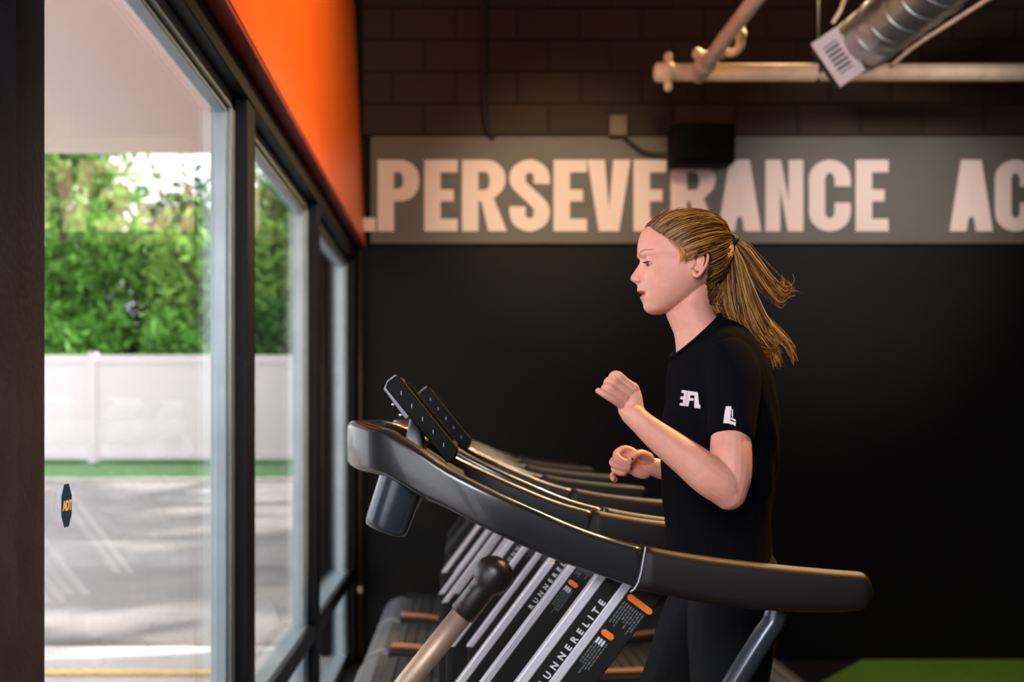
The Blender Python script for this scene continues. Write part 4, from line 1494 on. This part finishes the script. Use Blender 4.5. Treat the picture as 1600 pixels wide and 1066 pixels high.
# ---- leggings and shoes
lg = MB()
lg.loft([ring_fb((1058, 860), (1196, 860), .158), ring_fb((1060, 890), (1204, 890), .172), ring_fb((1068, 930), (1208, 925), .175), ring_fb((1085, 965), (1200, 965), .155), ring_fb((1110, 990), (1180, 990), .08)])
limb(lg, [(RH, .092), (RH.lerp(RK, .28), .090), (RH.lerp(RK, .55), .079), (RK, .058), (RK.lerp(RA, .35), .055), (RA.lerp(RK, .08), .040)])
limb(lg, [(LH, .092), (LH.lerp(LK, .28), .090), (LH.lerp(LK, .55), .079), (LK, .058), (LK.lerp(LA, .35), .055), (LA.lerp(LK, .08), .040)])
lm_ = remesh(lg.mesh('leggings_raw'), .006, 4, .5)
lm_.transform(Matrix.Translation(-PO))
link_mesh('leggings', lm_, M['leggings'], per, smooth=True)
for A_, ux in ((RA, Vector((-1, 0, -.06))), (LA, Vector((-.45, 0, -.9)))):
    ux = ux.normalized()
    upv = Vector((0, 1, 0)).cross(ux).normalized()
    if upv.z < 0 and abs(upv.z) > .1:
        upv = -upv
    if A_ is LA:
        upv = Vector((-.9, 0, .45)).normalized()
    s1, s2 = [], []
    for (t_, h, w_, b_) in ((-.075, .02, .02, 0), (-.07, .05, .032, 0), (-.03, .065, .037, 0), (.03, .062, .038, 0), (.08, .05, .044, 0), (.14, .035, .046, 0), (.185, .024, .036, .002), (.205, .012, .018, .006)):
        cc_ = A_ + ux * t_ - upv * .075
        s1.append([cc_ + Vector((0, w_ * math.cos(a), 0)) + upv * (.012 + b_ + max(0, math.sin(a)) * h * 1.1) for a in [2 * PI * k / 16 for k in range(16)]])
        s2.append([cc_ + Vector((0, (w_ + .004) * x_, 0)) + upv * z_ for x_, z_ in ((-1, -.010 + b_), (1, -.010 + b_), (1, .016 + b_), (-1, .016 + b_))])
    so = pbuild(MB().loft(s1), 'shoe', M['shoe'])
    pbuild(MB().loft(s2), 'sole', M['sole'], so, smooth=False, bevel=.004)

# ---- hair
TIE = Vector((HX(1138), YC, HZ(379)))
HC = Vector((HX(1070), YC, HZ(405)))
gold = [(232, 168, 78), (206, 134, 50), (156, 94, 34), (244, 188, 104), (110, 62, 24), (178, 108, 40), (84, 48, 20)]


class Strands:
    def __init__(s):
        s.v, s.f, s.c = [], [], []

    def add(s, pts, r, col):
        n = len(pts)
        b = len(s.v)
        t0 = (pts[1] - pts[0]).normalized()
        nn = t0.orthogonal().normalized()
        for i, p in enumerate(pts):
            t = (pts[min(i + 1, n - 1)] - pts[max(i - 1, 0)]).normalized()
            nn = (nn - t * nn.dot(t)).normalized()
            bb = t.cross(nn)
            rr = r * (1 - .75 * max(0, (i / (n - 1) - .6) / .4)) * (.5 if i == 0 else 1)
            for k in range(3):
                a = 2 * PI * k / 3
                s.v.append(tuple(p + (nn * math.cos(a) + bb * math.sin(a)) * rr - PO))
                s.c += list(col)
        for i in range(n - 1):
            for k in range(3):
                j = (k + 1) % 3
                s.f.append((b + i * 3 + k, b + i * 3 + j, b + i * 3 + 3 + j, b + i * 3 + 3 + k))

    def build(s, name, m, parent):
        me = bpy.data.meshes.new(name)
        me.from_pydata(s.v, [], s.f)
        a = me.color_attributes.new('Col', 'FLOAT_COLOR', 'POINT')
        a.data.foreach_set('color', s.c)
        return link_mesh(name, me, m, parent, smooth=True)


def skull(d):
    """point on the head surface in direction d from the head centre"""
    h = bvh.ray_cast(HC + d * .16, -d, .16)
    if h[0] is None:
        return HC + d * .09
    return h[0]


HL = [(1010.5, 351), (1017, 364), (1028, 375), (1041, 384), (1052, 392), (1060, 402), (1063, 414)]   # hairline, side view


def hair_limit(py):
    """x pixel from which hair grows at a given height"""
    t = [(330, 1016), (340, 1012), (351, 1011), (364, 1018), (375, 1029), (384, 1042), (392, 1053), (400, 1061), (403, 1088), (412, 1095), (425, 1097), (440, 1097), (455, 1099), (470, 1103), (484, 1108)]
    return sample(t, py)[0]


# scalp cap: the head surface where hair grows, raised a few millimetres
cap = bmesh.new()
gu, gv = 90, 70
grid = {}
for i in range(gu):
    a = 2 * PI * i / gu
    for j in range(gv + 1):
        e = PI / 2 - (PI * .86) * j / gv
        d_ = Vector((math.cos(a) * math.cos(e), math.sin(a) * math.cos(e), math.sin(e)))
        p = skull(d_)
        py = VY + (CH - p.z) * F / YC
        pxx = VX + p.x * F / YC
        m_ = pxx - hair_limit(py)
        if py > 486 or m_ < -3:
            continue
        off = .0012 + .0045 * min(1, max(0, (m_ + 3) / 14))
        if py > 405:
            off *= 1 - .5 * min(1, (py - 405) / 70)
        grid[i, j] = cap.verts.new(p + d_ * off - PO)
for i in range(gu):
    for j in range(gv):
        k = [(i, j), ((i + 1) % gu, j), ((i + 1) % gu, j + 1), (i, j + 1)]
        if all(q in grid for q in k):
            try:
                cap.faces.new([grid[q] for q in k])
            except ValueError:
                pass
cme = bpy.data.meshes.new('hair')
bmesh.ops.recalc_face_normals(cap, faces=cap.faces[:])
cap.to_mesh(cme)
cap.free()
ca_ = cme.color_attributes.new('Col', 'FLOAT_COLOR', 'POINT')
hc = lin((78, 48, 24))
ca_.data.foreach_set('color', list(hc) * len(cme.vertices))
hair = link_mesh('hair', cme, M['hair'], per, smooth=True)
md = hair.modifiers.new('s', 'SOLIDIFY')
md.thickness = .003
md.offset = -1

st_ = Strands()
rnd = random.Random(11)
TD = (TIE - HC).normalized()


def comb(start_d, lift=.006, n=16, jit=.5, rad=.0009, wob=.002):
    a_ = start_d.angle(TD)
    pts = []
    ph = rnd.uniform(0, 6)
    fr = rnd.uniform(2, 5)
    ax_ = TD.cross(start_d).normalized()
    for k in range(n):
        f = k / (n - 1)
        d_ = (Matrix.Rotation(a_ * (1 - f), 3, ax_) @ TD) if ax_.length > 0 else TD
        # strands dip a little as they run back
        d_ = (d_ + Vector((0, 0, -1)) * .0).normalized()
        p = skull(d_)
        rr = lift * min(1, f * 5 + .15) + .003
        q = p + d_ * (rr + wob * math.sin(fr * f * 3 + ph) * f * (1 - f) * 3)
        if f > .86:
            g_ = (f - .86) / .14
            q = q.lerp(TIE + Vector((rnd.uniform(-.004, .004), rnd.uniform(-.010, .010), rnd.uniform(-.010, .010))), g_)
        pts.append(q)
    col = lin(rnd.choice(gold))
    k_ = rnd.uniform(.22, .95)
    col = (col[0] * k_, col[1] * k_, col[2] * k_, 1)
    st_.add(pts, rad * rnd.uniform(.6, 1.3), col)


cnt = 0
while cnt < 1700:
    a = rnd.uniform(0, 2 * PI)
    e = math.asin(rnd.uniform(-.85, 1))
    d_ = Vector((math.cos(a) * math.cos(e), math.sin(a) * math.cos(e), math.sin(e)))
    p = skull(d_)
    py = VY + (CH - p.z) * F / YC
    pxx = VX + p.x * F / YC
    m_ = pxx - hair_limit(py)
    if m_ < 0 or py > 482:
        continue
    if m_ > 12 and rnd.random() < .62:
        continue
    comb(d_, lift=rnd.choice((.003, .005, .007, .009)), wob=rnd.uniform(0, .004))
    cnt += 1
# dense rows right at the hairline
for sg in (-1, 1):
    for k in range(420):
        f = rnd.random() * (len(HL) - 1)
        i_ = int(f)
        fx_ = f - i_
        i2 = min(i_ + 1, len(HL) - 1)
        hx_, hy_ = HL[i_][0] * (1 - fx_) + HL[i2][0] * fx_, HL[i_][1] * (1 - fx_) + HL[i2][1] * fx_
        h = bvh.ray_cast(Vector((HX(hx_ + rnd.uniform(-2, 3)), YC + sg * .2, HZ(hy_))), Vector((0, -sg, 0)))
        if h[0] is None:
            continue
        comb((h[0] - HC).normalized(), lift=rnd.uniform(.002, .007), rad=.0008)
# over the forehead top
for k in range(260):
    y_ = rnd.uniform(-.045, .045)
    h = bvh.ray_cast(Vector((HX(900), YC + y_, HZ(350 + 2000 * y_ * y_))), Vector((1, 0, 0)))
    if h[0] is not None:
        comb((h[0] - HC).normalized(), lift=rnd.uniform(.003, .008), rad=.0008)
# side wisps in front of the ear
for sg in (-1, 1):
    for k in range(46):
        x_ = rnd.uniform(1046, 1062)
        a_ = [(x_ - 14, 378 + rnd.uniform(-4, 4), .070), (x_, 394 + rnd.uniform(-4, 4), .078), (x_ + 4 + rnd.uniform(-3, 4), 408, .079), (x_ + 4 + rnd.uniform(-4, 4), 416 + rnd.uniform(-4, 4), .077)]
        pts = []
        for (xx, yy, off) in a_:
            h = bvh.ray_cast(Vector((HX(xx), YC + sg * .2, HZ(yy))), Vector((0, -sg, 0)))
            base = h[0] if h[0] is not None else Vector((HX(xx), YC + sg * .07, HZ(yy)))
            pts.append(base + Vector((0, sg * rnd.uniform(.002, .004), 0)))
        st_.add(spline(pts, 10), .0006, lin(rnd.choice(gold)))
st_.build('combed_strands', M['hair'], hair)
st2 = Strands()

for k in range(70):      # flyaway hairs over the crown
    a = rnd.uniform(-.9, .9)
    e = rnd.uniform(.5, 1.5)
    d_ = Vector((-math.cos(a) * math.cos(e), math.sin(a) * math.cos(e), math.sin(e)))
    p = skull(d_)
    if VX + p.x * F / YC - hair_limit(VY + (CH - p.z) * F / YC) < 2:
        continue
    q0 = p + d_ * .008
    q = [q0]
    dr = (Vector((1, 0, .35)) + Vector((rnd.gauss(0, .3), rnd.gauss(0, .3), rnd.gauss(0, .25)))).normalized()
    for j in range(5):
        q.append(q[-1] + dr * .007)
        dr = (dr + Vector((rnd.gauss(0, .15), rnd.gauss(0, .15), -.14))).normalized()
    pt0 = q
    st2.add(q, .0004, lin(rnd.choice(gold)))
st2.build('flyaway_hairs', M['hair'], hair)
pt = Strands()


def bundle(path, n, spread0, spread1, rad=.001, curl=.0065, cols_=gold, k0=.3, k1=.95, cut=.7):
    path = [W(*p[:2], p[2] if len(p) > 2 else YC) for p in path]
    for i in range(n):
        o = Vector((rnd.gauss(0, 1), rnd.gauss(0, 1), rnd.gauss(0, 1)))
        o2 = Vector((rnd.gauss(0, 1), rnd.gauss(0, 1), rnd.gauss(0, 1)))
        e = rnd.uniform(cut, 1)
        m = 20
        ph = rnd.gauss(2, 1.2)
        fr = rnd.uniform(7, 15)
        base = spline(path, m * 2)
        pts = []
        for k in range(m):
            f = k / (m - 1) * e
            q = base[min(2 * m - 1, int(f * (2 * m - 1)))].lerp(base[min(2 * m - 1, int(f * (2 * m - 1)) + 1)], f * (2 * m - 1) % 1)
            s = spread0 * (1 - f) + spread1 * math.sin(min(1, f * 1.15) * PI * .6)
            q = q + o * s * .6 + o2 * s * .4 * f
            q = q + Vector((math.sin(fr * f + ph), math.cos(fr * f * .8 + ph), math.sin(fr * f * .9 + ph * 2))) * curl * f
            pts.append(q)
        col = lin(rnd.choice(cols_))
        kk = rnd.uniform(k0, k1)
        pt.add(pts, rad * rnd.uniform(.6, 1.4), (col[0] * kk, col[1] * kk, col[2] * kk, 1))


# main falling tail
bundle([(1141, 379), (1151, 400), (1160, 440), (1172, 485), (1188, 520), (1206, 545), (1216, 572)], 230, .003, .010, .0011, .006)
bundle([(1141, 378), (1154, 402), (1170, 445), (1190, 490), (1212, 515), (1232, 538), (1243, 568)], 60, .005, .006, .0009, .004, cut=.85)
# windblown upper tail
bundle([(1142, 375), (1160, 388), (1178, 412), (1197, 440), (1216, 460), (1228, 452), (1224, 436)], 150, .005, .010, .001, .005, k0=.45, k1=1.1, cut=.6)
bundle([(1142, 375), (1164, 390), (1186, 425), (1205, 452), (1220, 468), (1232, 460), (1246, 461)], 50, .005, .007, .0009, .003, k0=.45, k1=1.1, cut=.75)
# inner, darker tail
bundle([(1138, 380), (1143, 410), (1147, 450), (1152, 490), (1166, 520), (1184, 548), (1206, 548), (1212, 530)], 130, .006, .011, .001, .005, k0=.45, k1=.9, cut=.7)
# loose curls at the nape
bundle([(1128, 440), (1122, 460), (1116, 472), (1124, 486), (1140, 490)], 50, .008, .009, .0008, .006, k0=.5, k1=1.0)
bundle([(1130, 395), (1136, 420), (1136, 440), (1140, 470), (1150, 500), (1166, 525), (1185, 545)], 50, .006, .010, .0009, .004, k0=.45, k1=.9)
tail = pt.build('ponytail', M['hair'], hair)
tie = MB()
for k in range(22):
    a = 2 * PI * k / 22
    td = Vector((.75, 0, -.3)).normalized()
    u_ = Vector((0, 1, 0))
    v_ = td.cross(u_)
    tie.ball(TIE + td * (.005 + .003 * math.sin(a * 3)) + (u_ * math.cos(a) + v_ * math.sin(a)) * .0150, .0052, 8, 6)
    tie.ball(TIE + td * (.010 + .002 * math.cos(a * 3)) + (u_ * math.cos(a + .1) + v_ * math.sin(a + .1)) * .0145, .0050, 8, 6)
pbuild(tie, 'hair_tie', M['hair_tie'], hair)
print('person done')

# ================================================================== LIGHT
wd = bpy.data.worlds.new('sky')
sc.world = wd
wd.use_nodes = True
nt = wd.node_tree
bg = nt.nodes['Background']
bg.inputs[0].default_value = (.93, .94, 1.0, 1)
bg.inputs[1].default_value = 3.8


def lamp(name, kind, loc, energy, col, target=None, **kw):
    l = bpy.data.lights.new(name, kind)
    l.energy = energy
    l.color = col
    for k, v in kw.items():
        setattr(l, k, v)
    o = bpy.data.objects.new(name, l)
    C.objects.link(o)
    o.location = loc
    if target is not None:
        o.rotation_euler = (Vector(target) - Vector(loc)).to_track_quat('-Z', 'Y').to_euler()
    return o


lamp('sun', 'SUN', (20, 3, 13), 20.0, (1, .93, .86), (0, 0, 0), angle=.03)
# warm ceiling lamps, then two added fill lights
lamp('ceiling_spot_wall', 'SPOT', (.75, 4.6, 3.9), 300, (1, .77, .5), (.72, 7.7, 3.05), spot_size=.66, spot_blend=1.0, shadow_soft_size=.16)
lamp('ceiling_spot_wall_right', 'SPOT', (3.1, 4.3, 3.7), 310, (1, .9, .84), (2.7, 7.7, 2.8), spot_size=.76, spot_blend=1.0, shadow_soft_size=.2)
lamp('ceiling_lamp_rear', 'SPOT', (2.7, 3.9, 4.9), 1250, (1, .52, .15), (.5, 2.5, 1.5), spot_size=.62, spot_blend=.6, shadow_soft_size=.12)
lamp('ceiling_lamp_back_row', 'SPOT', (2.3, 7.0, 4.9), 1000, (1, .72, .38), (.4, 4.6, 1.4), spot_size=.9, spot_blend=.6, shadow_soft_size=.15)
lamp('ceiling_lamp_front', 'SPOT', (1.6, 3.6, 4.6), 640, (1, .74, .46), (-.68, 4.5, 3.5), spot_size=1.9, spot_blend=1.0, shadow_soft_size=.2)
lamp('front_fill_light', 'AREA', (-.35, -.6, 2.75), 66, (.96, .94, 1.0), (.45, 2.4, 1.7), shape='RECTANGLE', size=.8, size_y=1.2)  # soft fill added to brighten the runner, not a gym fixture
lamp('duct_fill_light', 'SPOT', (.5, 3.1, 3.3), 150, (.93, .97, 1), (2.2, 5.7, 3.65), spot_size=.55, spot_blend=.8, shadow_soft_size=.1)  # added fill aimed up at the duct and register, no lamp hangs here
print('scene ready')
